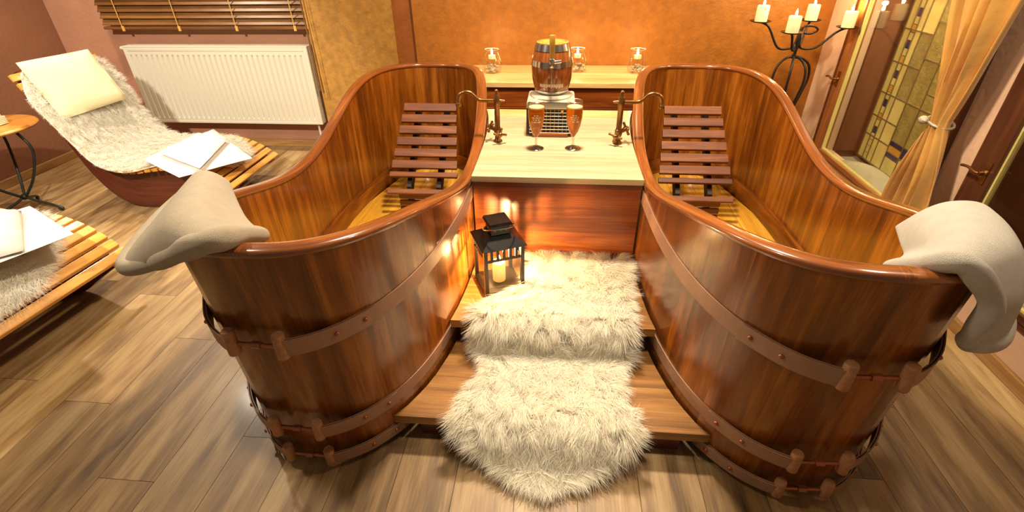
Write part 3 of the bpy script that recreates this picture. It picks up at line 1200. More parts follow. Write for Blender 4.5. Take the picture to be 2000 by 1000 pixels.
obj('roof', frust(h_ + .016, .040, .215, .248), 'black', ln, bevel=.002)
obj('chimney', frust(.036, .036, .250, .290), 'black', ln)
for i in range(4):
    for j in range(3):
        a = -.022 + .022 * j
        p = [(a, -.037, .27), (a, .037, .27), (-.037, a, .27), (.037, a, .27)][i]
        obj('chimney_slot', MB().ball(rot(*p), .005, 8), 'amber', ln, smooth=True)
obj('cap', frust(.046, .042, .290, .300), 'black', ln, bevel=.003)
ring = [rot(.062 * math.cos(a), -.02 + .062 * math.sin(a), .275 + .022 * math.sin(a) * -1) for a in np.linspace(0, 2 * PI, 33)[:-1]]
obj('carry_ring', MB().tube(ring, .0025, 6, closed=True), 'steel', ln, smooth=True)


def candle(name, c, r, h, label, group=None, flame=.022, power=1.2):
    t = thing(name, label, 'candle', c, group)
    obj('wax', MB().lathe([(0, 0), (r * .98, 0), (r, .003), (r, h - .004), (r * .93, h), (r * .7, h - .004), (0, h - .006)], c, 20), 'wax', t, smooth=True)
    obj('wick', MB().tube([(c[0], c[1], c[2] + h - .008), (c[0] + .001, c[1], c[2] + h + .006)], .001, 5), 'dark', t)
    f = flame
    obj('flame', MB().lathe([(0, 0), (f * .2, f * .15), (f * .3, f * .4), (f * .22, f * .8), (f * .08, f * 1.3), (0, f * 1.6)], (c[0], c[1], c[2] + h + .002), 10), 'flame', t, smooth=True)
    d = bpy.data.lights.new('candle_light', 'POINT')
    d.energy = power
    d.color = (1, .62, .25)
    d.shadow_soft_size = .012
    o = bpy.data.objects.new('candle_light', d)
    o.parent = t
    o.location = (0, 0, h + f * 1.9)
    COL.objects.link(o)
    return t


candle('pillar_candle', (lx, ly, lz + .0225), .026, .085, 'lit ivory pillar candle inside the black lantern', None, .026, 16)

# ------------------------------------------------------------------ towels over the tub rims
ctl = [
    [(-1.110, 1.470, .765), (-1.015, 1.355, .735), (-0.910, 1.234, .740), (-0.825, 1.164, .745)],
    [(-1.118, 1.450, .795), (-0.990, 1.243, .810), (-0.865, 1.084, .835), (-0.755, 0.990, .850)],
    [(-1.145, 1.445, .810), (-1.000, 1.180, .845), (-0.870, 1.005, .875), (-0.750, 0.900, .888)],
    [(-1.195, 1.470, .798), (-1.070, 1.198, .830), (-0.945, 1.005, .860), (-0.810, 0.893, .872)],
    [(-1.255, 1.510, .758), (-1.190, 1.280, .758), (-1.081, 1.055, .775), (-0.925, 0.955, .805)],
    [(-1.305, 1.530, .705), (-1.300, 1.340, .680), (-1.240, 1.105, .663), (-1.051, 1.015, .735)],
]


def towel_mesh(ct, r_near, r_hem):
    G = surf(ct, 5, 5)
    m_ = MB().grid(G)
    near = [g[-1] for g in G]
    n = len(near)
    m_.tube(near, [r_near * (.55 + .45 * math.sin(PI * i / (n - 1)) + .12 * math.sin(i * .9)) for i in range(n)], 10)
    hem = G[-1]
    n = len(hem)
    m_.tube(hem, [r_hem * (.6 + .4 * math.sin(PI * i / (n - 1))) for i in range(n)], 10)
    return m_


tl = obj('draped_towel', towel_mesh(ctl, .019, .016), 'towel_beige', org=(-1.0, 1.1, .7), smooth=True, solid=.022, sub=1)
tag(tl, 'beige terry towel draped over the foot of the left tub', 'towel')
ctr_ = [
    [(1.040, 1.42, .690), (0.990, 1.31, .705), (0.930, 1.195, .725), (0.816, 1.083, .760)],
    [(1.035, 1.328, .800), (0.942, 1.172, .820), (0.874, 1.046, .835), (0.795, 0.965, .850)],
    [(1.064, 1.291, .838), (0.992, 1.155, .862), (0.910, 1.027, .880), (0.810, 0.915, .888)],
    [(1.135, 1.290, .828), (1.070, 1.145, .852), (0.978, 1.005, .868), (0.845, 0.900, .872)],
    [(1.195, 1.285, .760), (1.125, 1.130, .780), (1.030, 0.985, .795), (0.900, 0.890, .805)],
    [(1.215, 1.265, .690), (1.140, 1.105, .690), (1.020, 0.955, .700), (0.900, 0.890, .735)],
    [(1.200, 1.240, .640), (1.120, 1.080, .645), (1.010, 0.950, .665), (0.910, 0.905, .690)],
]
tr_ = obj('draped_towel', towel_mesh(ctr_, .014, .020), 'towel_white', org=(.95, 1.05, .7), smooth=True, solid=.024, sub=1)
tag(tr_, 'cream white terry towel hanging over the foot of the right tub', 'towel')


# ------------------------------------------------------------------ taps
def tap(side, label):
    bx_, by_, bz = side * .275 + .002, 2.235, .651
    t = thing('bath_tap', label, 'tap', (bx_, by_, bz), 'aged brass bath taps')
    body = MB().lathe([(0, 0), (.021, 0), (.021, .006), (.014, .012), (.012, .03), (.0165, .04), (.0165, .062), (.0125, .07), (.0125, .165), (.0145, .17), (.0145, .205), (.011, .212), (.008, .222), (.009, .228), (.006, .236), (0, .239)], (bx_, by_, bz), 16)
    obj('column', body, 'brass', t, smooth=True)
    zt = bz + .188
    s_ = side
    sp = catmull([(bx_, by_, zt), (bx_ + s_ * .06, by_, zt), (bx_ + s_ * .085, by_, zt + .006), (bx_ + s_ * .115, by_, zt + .032), (bx_ + s_ * .145, by_, zt + .036), (bx_ + s_ * .168, by_, zt + .018), (bx_ + s_ * .175, by_, zt - .012)], 6)
    obj('spout', MB().tube(sp, [.0085] * (len(sp) - 6) + [.0085, .0085, .0085, .009, .0095, .010], 10), 'brass', t, smooth=True)
    obj('aerator', MB().lathe([(0, 0), (.011, 0), (.0135, .006), (.0135, .012), (.010, .018), (0, .018)], (bx_ + s_ * .175, by_, zt - .028), 12), 'brass', t, smooth=True)
    obj('lock_screw', MB().tube([(bx_ - s_ * .012, by_, zt), (bx_ - s_ * .036, by_, zt)], [.007, .004], 8), 'brass', t, smooth=True)
    for (dx, dy, dz) in ((s_ * .034, 0.01, .066), (-s_ * .016, -.034, .045)):
        c = Vector((bx_ + dx, by_ + dy, bz + dz))
        v_ = MB().tube([(bx_, by_, bz + .05), tuple(c)], .010, 10)
        stem = obj('valve', v_, 'brass', t, smooth=True)
        ax = Vector((dx, dy, dz - .05)).normalized()
        a1 = ax.orthogonal().normalized()
        a2 = ax.cross(a1)
        hb = MB()
        for k in range(4):
            dr = a1 * math.cos(k * PI / 2 + .6) + a2 * math.sin(k * PI / 2 + .6)
            hb.tube([tuple(c), tuple(c + dr * .026)], [.006, .0055], 8)
            hb.ball(tuple(c + dr * .027), .0068, 8)
        hb.ball(tuple(c + ax * .004), .011, 10)
        obj('cross_handle', hb, 'brass', stem, smooth=True)
    return t


tap(-1, 'aged brass tap with curved spout reaching over the left tub')
tap(1, 'aged brass tap with curved spout reaching over the right tub')

# ------------------------------------------------------------------ beer cooler, keg, glasses
kx = -.033
ck = thing('beer_cooler', 'grey boxy beer cooler with wire grille under the small keg', 'cooler', (kx, 2.42, .651))
yf, yb_ = 2.315, 2.52
obj('body', bx((kx - .112, yf + .004, .655), (kx + .112, yb_, .815)), 'grey_plastic', ck, bevel=.012, smooth=False)
obj('base_panel', bx((kx - .085, yf - .012, .651), (kx + .085, yf + .02, .667), 0), 'redwood', ck, bevel=.002)
obj('grille_recess', bx((kx - .112, yf, .657), (kx + .112, yf + .006, .783)), 'dark', ck)
for i in range(11):
    x_ = kx - .096 + .192 * i / 10
    obj('grille_wire', MB().tube([(x_, yf - .003, .667), (x_, yf - .003, .782)], .0013, 5), 'mesh_grille', ck)
for i in range(8):
    z_ = .669 + .111 * i / 7
    obj('grille_wire', MB().tube([(kx - .098, yf - .003, z_), (kx + .098, yf - .003, z_)], .0013, 5), 'mesh_grille', ck)
obj('front_band', bx((kx - .106, yf - .006, .783), (kx + .106, yf + .004, .812), 0), 'steel', ck, bevel=.002)
obj('warning_tag', bx((kx + .048, yf - .006, .765), (kx + .060, yf - .004, .776)), 'amber', ck)
obj('seat', MB().lathe([(0, 0), (.094, 0), (.096, .006), (.085, .018), (0, .018)], (kx, 2.42, .815), 28), 'grey_plastic', ck, smooth=True)

kz = .834
kg = thing('beer_keg', 'small varnished wooden beer keg with steel hoops and tap', 'keg', (kx, 2.42, kz))


def kr(z):
    return .072 + .024 * math.sin(PI * min(1, max(0, (z / .218)))) ** .9


NKS = 18
for k in range(NKS):
    G = []
    for i in range(4):
        a = 2 * PI * (k + i / 3 * .985) / NKS
        G.append([(kx + kr(z) * math.cos(a), 2.42 + kr(z) * math.sin(a), kz + z) for z in np.linspace(0, .218, 11)])
    obj('keg_stave', MB().grid(G, uvs=lambda a, b: (a * .01, b * .02)), 'keg', kg, smooth=True)
obj('keg_lid', MB().lathe([(0, 0), (.072, 0), (.072, .012), (.066, .014), (.064, .007), (.05, .009), (.047, .014), (0, .014)], (kx, 2.42, kz + .209), 32), 'handle', kg, smooth=True)
for za, zb in ((.190, .217), (.124, .148), (.004, .016)):
    G = [[(kx + (kr(z) + o_) * math.cos(a), 2.42 + (kr(z) + o_) * math.sin(a), kz + z) for z, o_ in ((za, -.002), (za, .002), (zb, .002), (zb, -.002))] for a in np.linspace(0, 2 * PI, 41)[:-1]]
    obj('keg_hoop', MB().grid(G, closed_u=True), 'steel', kg, smooth=True, angle=40)
tp = obj('keg_tap', MB().tube([(kx, 2.33, kz + .155), (kx, 2.30, kz + .152)], .010, 10).lathe([(0, -.02), (.009, -.02), (.0125, -.012), (.0125, .018), (.009, .022), (0, .022)], (kx, 2.298, kz + .152), 12).lathe([(0, -.085), (.0045, -.085), (.0085, -.02), (0, -.02)], (kx, 2.296, kz + .152), 12).tube([(kx + .008, 2.30, kz + .155), (kx + .04, 2.31, kz + .158)], .008, 10), 'steel', kg, smooth=True)
obj('tap_handle', MB().lathe([(0, 0), (.008, 0), (.0115, .004), (.0125, .085), (.011, .094), (0, .096)], (kx, 2.298, kz + .172), 14), 'handle', tp, smooth=True)
# pale printed dashes on the front of the keg
pm = MB()
rg2 = random.Random(3)
for i in range(15):
    a = -PI / 2 + (i - 7) * .085
    hgt = .007 + .006 * rg2.random()
    rr = kr(.05) + .0006
    c0, c1 = a - .026, a + .026
    pm.quad([(kx + rr * math.cos(c0), 2.42 + rr * math.sin(c0), kz + .049 - hgt), (kx + rr * math.cos(c1), 2.42 + rr * math.sin(c1), kz + .049 - hgt), (kx + rr * math.cos(c1) * 1.0, 2.42 + rr * math.sin(c1), kz + .049 + hgt), (kx + rr * math.cos(c0), 2.42 + rr * math.sin(c0), kz + .049 + hgt)], [(0, 0), (1, 0), (1, 1), (0, 1)])
obj('printed_band', pm, 'mark', kg)


def beer_glass(x, y, label):
    z = .651
    t = thing('beer_glass', label, 'glass', (x, y, z), 'stemmed beer glasses on the table')
    outer = [(0, 0), (.033, 0), (.034, .003), (.022, .008), (.006, .016), (.005, .045), (.008, .056), (.020, .075), (.030, .105), (.0355, .14), (.0365, .165), (.034, .20), (.032, .212)]
    obj('goblet', MB().lathe(outer, (x, y, z), 28, cap=False), 'glass_thin', t, smooth=True)
    obj('beer', MB().lathe([(0, .058), (.007, .059), (.019, .077), (.0285, .106), (.034, .14), (.035, .165), (.0342, .183), (0, .183)], (x, y, z), 28), 'beer', t, smooth=True)
    obj('stem', MB().lathe([(0, .0), (.032, 0), (.032, .003), (.018, .007), (.0055, .016), (.0048, .045), (.008, .057), (0, .058)], (x, y, z), 20), 'glass_stem', t, smooth=True)
    obj('foam', MB().lathe([(0, .1835), (.034, .1835), (.0336, .188), (.02, .190), (0, .189)], (x, y, z), 28), 'foam', t, smooth=True)
    obj('lip', MB().tube([(x + .032 * math.cos(a), y + .032 * math.sin(a), z + .212) for a in np.linspace(0, 2 * PI, 33)[:-1]], .0009, 5, closed=True), 'steel', t, smooth=True)
    obj('foot_edge', MB().tube([(x + .033 * math.cos(a), y + .033 * math.sin(a), z + .002) for a in np.linspace(0, 2 * PI, 33)[:-1]], .0013, 5, closed=True), 'steel', t, smooth=True)
    mk = MB()
    for r_, (zz, wd) in enumerate(((.158, .35), (.149, .5), (.140, .42), (.131, .55))):
        n_ = 9
        for i in range(n_):
            if (i * 7 + r_ * 3) % 4 == 0:
                continue
            a = -PI / 2 + wd * ((i + .5) / n_ * 2 - 1)
            d_ = wd / n_ * .7
            rr = .0372 if zz > .15 else .0366
            mk.quad([(x + rr * math.cos(a - d_), y + rr * math.sin(a - d_), z + zz - .0025), (x + rr * math.cos(a + d_), y + rr * math.sin(a + d_), z + zz - .0025), (x + rr * math.cos(a + d_), y + rr * math.sin(a + d_), z + zz + .0025), (x + rr * math.cos(a - d_), y + rr * math.sin(a - d_), z + zz + .0025)], [(0, 0), (1, 0), (1, 1), (0, 1)])
    obj('printed_emblem', mk, 'mark', t)


beer_glass(-.091, 2.15, 'full stemmed beer glass in front of the keg, nearer the left tub')
beer_glass(.073, 2.16, 'full stemmed beer glass in front of the keg, nearer the right tub')


# ------------------------------------------------------------------ pebble jars with tealights on the shelf
def jar(x, y, label):
    z = .689
    t = thing('candle_jar', label, 'candle jar', (x, y, z), 'pebble filled candle jars on the shelf')
    obj('jar_glass', MB().lathe([(0, 0), (.042, 0), (.054, .015), (.059, .04), (.055, .075), (.043, .11), (.038, .128), (.044, .138), (.046, .146)], (x, y, z), 28, cap=False), 'glass_thin', t, smooth=True)
    obj('jar_lip', MB().tube([(x + .046 * math.cos(a), y + .046 * math.sin(a), z + .146) for a in np.linspace(0, 2 * PI, 33)[:-1]], .0022, 6, closed=True), 'tie', t, smooth=True)
    rj = random.Random(int(x * 100))
    for k in range(26):
        a, rr = rj.random() * 2 * PI, .042 * math.sqrt(rj.random())
        zz = .012 + .05 * rj.random() * (1 - rr / .09)
        obj('pebble', MB().ball((x + rr * math.cos(a), y + rr * math.sin(a), z + zz), .011, 7, (1, .8, .7)), 'pebble', t, smooth=True)
    # wire sleeve around the jar
    wr_ = MB()
    for k in range(10):
        a = 2 * PI * k / 10
        wr_.tube([(x + (r_ + .001) * math.cos(a + tw), y + (r_ + .001) * math.sin(a + tw), z + zz) for r_, zz, tw in ((.054, .015, 0), (.060, .04, .12), (.056, .075, .24), (.044, .11, .36), (.039, .128, .4))], .0009, 4)
    obj('wire_sleeve', wr_, 'steel', t, smooth=True)
    c = (x, y, z + .088)
    candle('tealight', c, .024, .022, label.replace('pebble jar', 'tealight in the pebble jar').replace('glass tealight', 'lit white tealight').split(' on ')[0] + ' on the shelf', 'tealights in the jars', .022, .9)


def jars():
    for x, y, lab, tl_ in ((-.447, 3.47, 'clear pebble filled candle jar at the left end of the shelf', 'lit tealight in the jar at the left end of the shelf'),
                           (.118, 3.515, 'clear pebble filled candle jar half hidden behind the beer keg', 'lit tealight in the jar half hidden behind the keg'),
                           (.505, 3.49, 'clear pebble filled candle jar beside the rim of the right tub', 'lit tealight in the jar beside the right tub rim')):
        z = .689
        jar(x, y, lab)
        for o in [o for o in COL.objects if o.get('category') == 'candle' and o.name.startswith('tealight') and not o.get('done')]:
            o['label'] = tl_
            o['done'] = 1


jars()
for o in COL.objects:
    if 'done' in o:
        del o['done']

# ------------------------------------------------------------------ candelabra
cyy = 3.30
sc = cyy / 2.95


def cp(x, z):
    return (x * sc, 1.45 - (1.45 - z) * sc)


cb_ = thing('candelabra', 'wrought iron floor candelabra with four candle plates beside the window', 'candelabra', (1.40, cyy, 0))
nx_, nz_ = 1.398, .83
obj('stem', MB().tube(catmull([(nx_, cyy, nz_ - .01), (nx_ + .004, cyy, nz_ + .05), (nx_, cyy, nz_ + .12), (nx_ + .006, cyy, nz_ + .16)], 5), .009, 8), 'iron', cb_, smooth=True)
obj('collar', MB().lathe([(0, -.012), (.011, -.012), (.014, 0), (.011, .012), (0, .012)], (nx_, cyy, nz_), 10), 'iron', cb_, smooth=True)
cands = [((1.166, cyy + .02), 1.014), ((1.293, cyy - .14), .977), ((1.498, cyy + .14), 1.004), ((1.662, cyy + .02), .981)]
for (px, py), pz in cands:
    obj('candle_plate', MB().lathe([(0, 0), (.04, 0), (.058, .006), (.060, .009), (.040, .004), (0, .004)], (px, py, pz), 22), 'iron', cb_, smooth=True)
    s_ = -1 if px < nx_ else 1
    mx_ = nx_ + (px - nx_) * .45
    my_ = cyy + (py - cyy) * .45
    arm = catmull([(nx_, cyy, nz_ + .15), (nx_ + s_ * .012, cyy, nz_ + .07), (nx_ + (px - nx_) * .16, cyy + (py - cyy) * .2, nz_ + .042), (mx_, my_, nz_ + .05), (nx_ + (px - nx_) * .75, cyy + (py - cyy) * .75, pz - .03), (px - (px - nx_) * .08, py - (py - cyy) * .1, pz - .004), (px, py, pz)], 6)
    obj('arm', MB().tube(arm, .0065, 8), 'iron', cb_, smooth=True)
obj('scroll', MB().tube(catmull([(nx_, cyy, nz_ + .14), (nx_ + .02, cyy, nz_ + .165), (nx_ + .07, cyy - .01, nz_ + .165), (nx_ + .09, cyy - .01, nz_ + .145), (nx_ + .06, cyy, nz_ + .125), (nx_ + .02, cyy, nz_ + .13)], 6), .006, 8), 'iron', cb_, smooth=True)
for a, l_ in ((200, 1), (-10, 1), (250, 1), (300, 1)):
    ca, sa_ = math.cos(math.radians(a)), math.sin(math.radians(a))
    p = [(nx_, cyy, nz_ - .005), (nx_ + .045 * ca, cyy + .045 * sa_, nz_ - .006), (nx_ + .095 * ca, cyy + .095 * sa_, nz_ - .045), (nx_ + .112 * ca, cyy + .112 * sa_, nz_ - .12), (nx_ + .095 * ca, cyy + .095 * sa_, nz_ - .22), (nx_ + .06 * ca, cyy + .06 * sa_, nz_ - .38), (nx_ + .07 * ca, cyy + .07 * sa_, .28), (nx_ + .13 * ca, cyy + .13 * sa_, .10), (nx_ + .2 * ca, cyy + .2 * sa_, .008)]
    obj('leg', MB().tube(catmull(p, 6), .007, 8), 'iron', cb_, smooth=True)
labs = ['ivory candle on the left plate of the iron candelabra', 'ivory candle on the lowest front plate of the candelabra', 'ivory candle on the rear plate of the candelabra', 'ivory candle on the right candelabra plate against the window']
for ((px, py), pz), lb in zip(cands, labs):
    candle('pillar_candle', (px, py, pz + .0045), .034, .085, lb, 'candles on the candelabra', .022, 1.6)


# ------------------------------------------------------------------ curtain
def curtain():
    t = thing('curtain', 'gold satin curtain tied back beside the stained glass window', 'curtain', (1.62, 2.25, .03))
    def panel(name, c_top, c_tie, c_bot, w_top, w_tie, w_bot, xo, ph0, npl):
        G = []
        zs = list(np.linspace(2.3, .03, 64))
        for z in zs:
            if z > .76:
                t_ = (z - .76) / 1.1
                t2 = min(1, t_)
                e = 1 - (1 - t2) ** 1.7
                wd = w_tie + (w_top - w_tie) * e
                c = c_tie + (c_top - c_tie) * e
            else:
                t_ = min(1, (.76 - z) / .45)
                e = 1 - (1 - t_) ** 2
                wd = w_tie + (w_bot - w_tie) * e
                c = c_tie + (c_bot - c_tie) * t_
            row = []
            for j in range(57):
                v = j / 56
                a = 2 * PI * npl * v + ph0
                dep = (.012 + .16 * wd) * math.sin(a + .35 * math.sin(3 * z)) + .008 * math.sin(2.3 * a + 5 * z)
                row.append((xo + dep, c + (v - .5) * 2 * wd + .004 * math.sin(12 * z + a), z))
            G.append(row)
        obj(name, MB().grid(G), 'satin', t, smooth=True, solid=.003)
    panel('drape', 2.32, 2.235, 2.225, .235, .035, .125, 1.61, .3, 4.5)
    panel('drape', 2.47, 2.275, 2.27, .13, .02, .08, 1.655, 1.3, 3)
    rg_ = [(1.630 + .046 * math.cos(a), 2.25 + .052 * math.sin(a), .762 + .012 * math.sin(a)) for a in np.linspace(0, 2 * PI, 29)[:-1]]
    obj('tieback', MB().tube(rg_, .006, 8, closed=True), 'tie', t, smooth=True)
    obj('tieback_knot', MB().ball((1.575, 2.275, .765), .02, 12, (1, 1.2, .9)), 'tie', t, smooth=True)


curtain()

# ------------------------------------------------------------------ radiator and blind
rd = thing('radiator', 'white ribbed panel radiator under the wooden blind', 'radiator', (-2.55, 3.78, .235))
rx0, rx1, rz0, rz1, ry = -3.26, -1.83, .235, .81, 3.705
obj('back_panel', bx((rx0 + .01, ry + .06, rz0 + .01), (rx1 - .01, ry + .075, rz1 - .02)), 'white_enamel', rd)
# pressed front sheet: 32 ribs
G = []
nr_ = 33
xs_ = []
for k in range(nr_):
    xa = rx0 + .03 + (rx1 - rx0 - .06) * k / nr_
    pw = (rx1 - rx0 - .06) / nr_
    xs_ += [(xa, .0), (xa + pw * .12, .0), (xa + pw * .24, .009), (xa + pw * .42, .009), (xa + pw * .54, .0)]
xs_.append((rx1 - .03, 0))
for x_, dp in xs_:
    G.append([(x_, ry + .002, rz0 + .02), (x_, ry + .002, rz0 + .035), (x_, ry + .002 + dp, rz0 + .05), (x_, ry + .002 + dp, rz1 - .075), (x_, ry + .002, rz1 - .06), (x_, ry + .002, rz1 - .035)])
obj('ribbed_front', MB().grid(G), 'white_enamel', rd, smooth=True, angle=30)
fr_ = MB()
fr_.box((rx0, ry, rz0), (rx0 + .03, ry + .02, rz1 - .01))
fr_.box((rx1 - .03, ry, rz0), (rx1, ry + .02, rz1 - .01))
fr_.box((rx0 + .03, ry, rz0), (rx1 - .03, ry + .02, rz0 + .02), 0)
fr_.box((rx0 + .03, ry, rz1 - .035), (rx1 - .03, ry + .02, rz1 - .01), 0)
obj('front_frame', fr_, 'white_enamel', rd, bevel=.003)
obj('top_grille', bx((rx0, ry, rz1 - .01), (rx1, ry + .10, rz1), 0), 'white_enamel', rd, bevel=.003)
obj('side_cover', bx((rx0, ry + .02, rz0 + .005), (rx0 + .006, ry + .10, rz1 - .01)), 'white_enamel', rd)
obj('side_cover', bx((rx1 - .006, ry + .02, rz0 + .005), (rx1, ry + .10, rz1 - .01)), 'white_enamel', rd)
obj('valve_cap', MB().lathe([(0, 0), (.014, 0), (.016, .02), (.012, .035), (0, .036)], (rx0 - .034, ry + .03, rz1 - .02), 12, 'X'), 'white_enamel', rd, smooth=True)
obj('wall_bracket', bx((rx0 + .2, ry + .075, rz0 + .05), (rx0 + .23, YB, rz1 - .05)), 'white_enamel', rd)
obj('wall_bracket', bx((rx1 - .23, ry + .075, rz0 + .05), (rx1 - .2, YB, rz1 - .05)), 'white_enamel', rd)
obj('pipe', MB().tube(catmull([(rx1 - .06, ry + .05, rz0 + .02), (rx1 - .06, ry + .05, .1), (rx1 - .06, ry + .05, .0)], 4), .009, 8), 'white_enamel', rd, smooth=True)

bl = thing('venetian_blind', 'brown wooden venetian blind hanging over the window above the radiator', 'blind', (-2.56, 3.75, .93))
for k in range(14):
    z = .968 + k * .044
    dz, dy = .021, .014
    m_ = MB()
    x0, x1 = -3.375, -1.755
    yc_ = 3.76
    a, b = (yc_ - dy, z - dz), (yc_ + dy, z + dz)
    q = [(a[0], a[1]), (b[0], b[1]), (b[0] - .002, b[1] + .0025), (a[0] - .002, a[1] + .0025)]
    Lp = [(x0, y, zz) for y, zz in q]
    Rp = [(x1, y, zz) for y, zz in q]
    m_.ngon(Lp)
    m_.ngon(Rp[::-1])
    for i in range(4):
        j = (i + 1) % 4
        m_.quad([Lp[j], Lp[i], Rp[i], Rp[j]], [(j * .02, 0), (i * .02, 0), (i * .02, 1.6), (j * .02, 1.6)])
    obj('slat', m_, 'blind', bl)
obj('bottom_rail', bx((-3.375, 3.742, .918), (-1.745, 3.782, .938), 0), 'blind', bl, bevel=.003)
for x_ in (-3.22, -2.78, -2.34, -1.90):
    obj('ladder_cord', MB().tube([(x_, 3.738, .915), (x_ - .003, 3.736, 1.3), (x_ - .003, 3.736, 1.58)], .003, 5), 'cord', bl)
    obj('cord_bracket', bx((x_ - .006, 3.736, .908), (x_ + .012, 3.742, .942)), 'cord', bl)
obj('wand', MB().tube([(-1.80, 3.70, 1.6), (-1.785, 3.69, .5)], .006, 6), 'blind', bl)
obj('pull_cord', MB().tube([(-1.765, 3.69, 1.6), (-1.745, 3.685, .45)], .0022, 5), 'cord', bl)
obj('pull_cord', MB().tube([(-1.785, 3.69, 1.6), (-1.775, 3.685, .93)], .0022, 5), 'cord', bl)

# ------------------------------------------------------------------ loungers
LP = [(0, .17), (.08, .225), (.18, .275), (.32, .305), (.46, .295), (.60, .275), (.72, .285), (.82, .34), (.90, .45), (.96, .58), (1.02, .72), (1.09, .87)]


def lprof():
    return catmull([(a, 0, z) for a, z in LP], 6)


def lounge_at(s):
    """position and normal along the profile, s in metres"""
    P = lprof()
    acc = 0
    for i in range(len(P) - 1):
        d_ = (P[i + 1] - P[i]).length
        if acc + d_ >= s:
            t = (s - acc) / d_
            p = P[i].lerp(P[i + 1], t)
            tg = (P[i + 1] - P[i]).normalized()
            return p, tg
        acc += d_
    return P[-1], (P[-1] - P[-2]).normalized()


LLEN = sum((a - b).length for a, b in zip(lprof()[1:], lprof()[:-1]))


def lounger(xf, yc, hw, label, zk=1.0):
    t = thing('wave_lounger', label, 'lounger', (xf - .5, yc, 0), 'slatted wave loungers')
    s = .015
    while s < LLEN - .01:
        p, tg = lounge_at(s)
        nn = Vector((-tg.z, 0, tg.x))
        if nn.z < 0:
            nn = -nn
        c = Vector((xf - p.x, yc, p.z))
        tx = Vector((-tg.x, 0, tg.z))
        nw = Vector((tx.z, 0, -tx.x))
        if nw.z < 0 or (abs(nw.z) < .2 and nw.x < 0):
            nw = -nw
        P = []
        for a in (-1, 1):
            for b in (-1, 1):
                for d_ in (-1, 0):
                    P.append(c + tx * .019 * b + nw * .018 * d_ + Vector((0, a * hw, 0)))
        m_ = MB()
        m_.v = [tuple(q) for q in P]
        q = [(0, 1, 3, 2), (4, 6, 7, 5), (0, 4, 5, 1), (2, 3, 7, 6), (1, 5, 7, 3), (0, 2, 6, 4)]
        m_.f = q
        m_.uv = [[((j & 1) * .02 + (j >> 1 & 1) * .04, (j >> 2) * 2 * hw) for j in f] for f in q]
        o = obj('slat', m_, 'ylslat', t, bevel=.003)
        me = o.data
        bm = bmesh.new()
        bm.from_mesh(me)
        bmesh.ops.recalc_face_normals(bm, faces=bm.faces)
        bm.to_mesh(me)
        bm.free()
        s += .052
    # side frames
    up = [(xf - p.x, p.z - .021) for p in lprof()]
    low = [(xf - 1.13, .83), (xf - 1.05, .60), (xf - .99, .40), (xf - .93, .22), (xf - .84, .08), (xf - .72, .012), (xf - .56, 0), (xf - .40, 0), (xf - .26, .02), (xf - .14, .08), (xf - .03, .135)]
    for yy in (yc - hw + .06, yc + hw - .10):
        m_ = MB()
        pts = up + low
        A_ = [(x, yy, z) for x, z in pts]
        B_ = [(x, yy + .04, z) for x, z in pts]
        n_ = len(pts)
        # strip triangulation between upper and lower curve
        lw = catmull([(x, 0, z) for x, z in low[::-1]], 8)
        lw = [lw[int(round(i * (len(lw) - 1) / (len(up) - 1)))] for i in range(len(up))]
        m_.grid([[(u[0], yy, u[1]), (l.x, yy, l.z)] for u, l in zip(up, lw)], flip=False, uvs=lambda a, b: (b * .2, a * .02))
        m_.grid([[(u[0], yy + .04, u[1]), (l.x, yy + .04, l.z)] for u, l in zip(up, lw)], flip=True, uvs=lambda a, b: (b * .2, a * .02))
        m_.grid([[(u[0], yy, u[1]), (u[0], yy + .04, u[1])] for u in up], flip=True)
        m_.grid([[(l.x, yy, l.z), (l.x, yy + .04, l.z)] for l in lw])
        u, l = up[0], lw[0]
        m_.quad([(u[0], yy, u[1]), (u[0], yy + .04, u[1]), (l.x, yy + .04, l.z), (l.x, yy, l.z)], [(0, 0), (0, 1), (1, 1), (1, 0)])
        obj('side_frame', m_, 'darkwood', t)
    t.scale = (1, 1, zk)
    return t


def on_lounger(xf, s, lift):
    p, tg = lounge_at(s)
    tx = Vector((-tg.x, 0, tg.z))
    nw = Vector((tx.z, 0, -tx.x))
    if nw.z < 0 or (abs(nw.z) < .2 and nw.x < 0):
        nw = -nw
    q = Vector((xf - p.x, 0, p.z)) + nw * lift
    return q


L1 = lounger(-1.985, 2.94, .305, 'slatted wave lounger in front of the radiator')
L2 = lounger(-2.0, 1.48, .36, 'slatted wave lounger at the left edge, nearest the camera', 1.3)


def skin(name, xf, yc, spans, label, seed, n, zk=1.0):
    t = thing(name, label, 'sheepskin', (xf - .6, yc, .2), 'sheepskins on the loungers')
    ctr = []
    for s, a, b in spans:
        q = on_lounger(xf, s, .008)
        ctr.append([(q.x, yc + a + (b - a) * k / 6, q.z * zk) for k in range(7)])
    G = surf(ctr, 4, 4)
    G = [r[::-1] for r in G]
    obj('hide', MB().grid(G), 'hide', t, smooth=True, solid=.006)
    fur_obj('fur', t, fur_mesh(G, n, .058, seed, comb=(.45, 0, -.3), clumps=(52, 30), spread=.45), 'fur_white')


skin('lounger_sheepskin', -1.985, 2.94, [(.10, -.10, .10), (.18, -.17, .18), (.30, -.23, .23), (.40, -.22, .22), (.50, -.29, .26), (.66, -.34, .29), (.84, -.335, .30), (1.0, -.32, .29), (1.16, -.33, .31), (1.30, -.33, .31), (1.43, -.25, .25)],
     'white sheepskin covering the lounger in front of the radiator', 5, 70000)
skin('lounger_sheepskin', -2.0, 1.48, [(.055, -.38, -.04), (.105, -.38, .09), (.21, -.38, .22), (.34, -.36, .30), (.46, -.35, .31), (.60, -.35, .32), (.76, -.35, .32), (.92, -.35, .32), (1.08, -.3, .28), (1.2, -.2, .2)],
     'white sheepskin covering the lounger at the left edge', 6, 70000, 1.3)


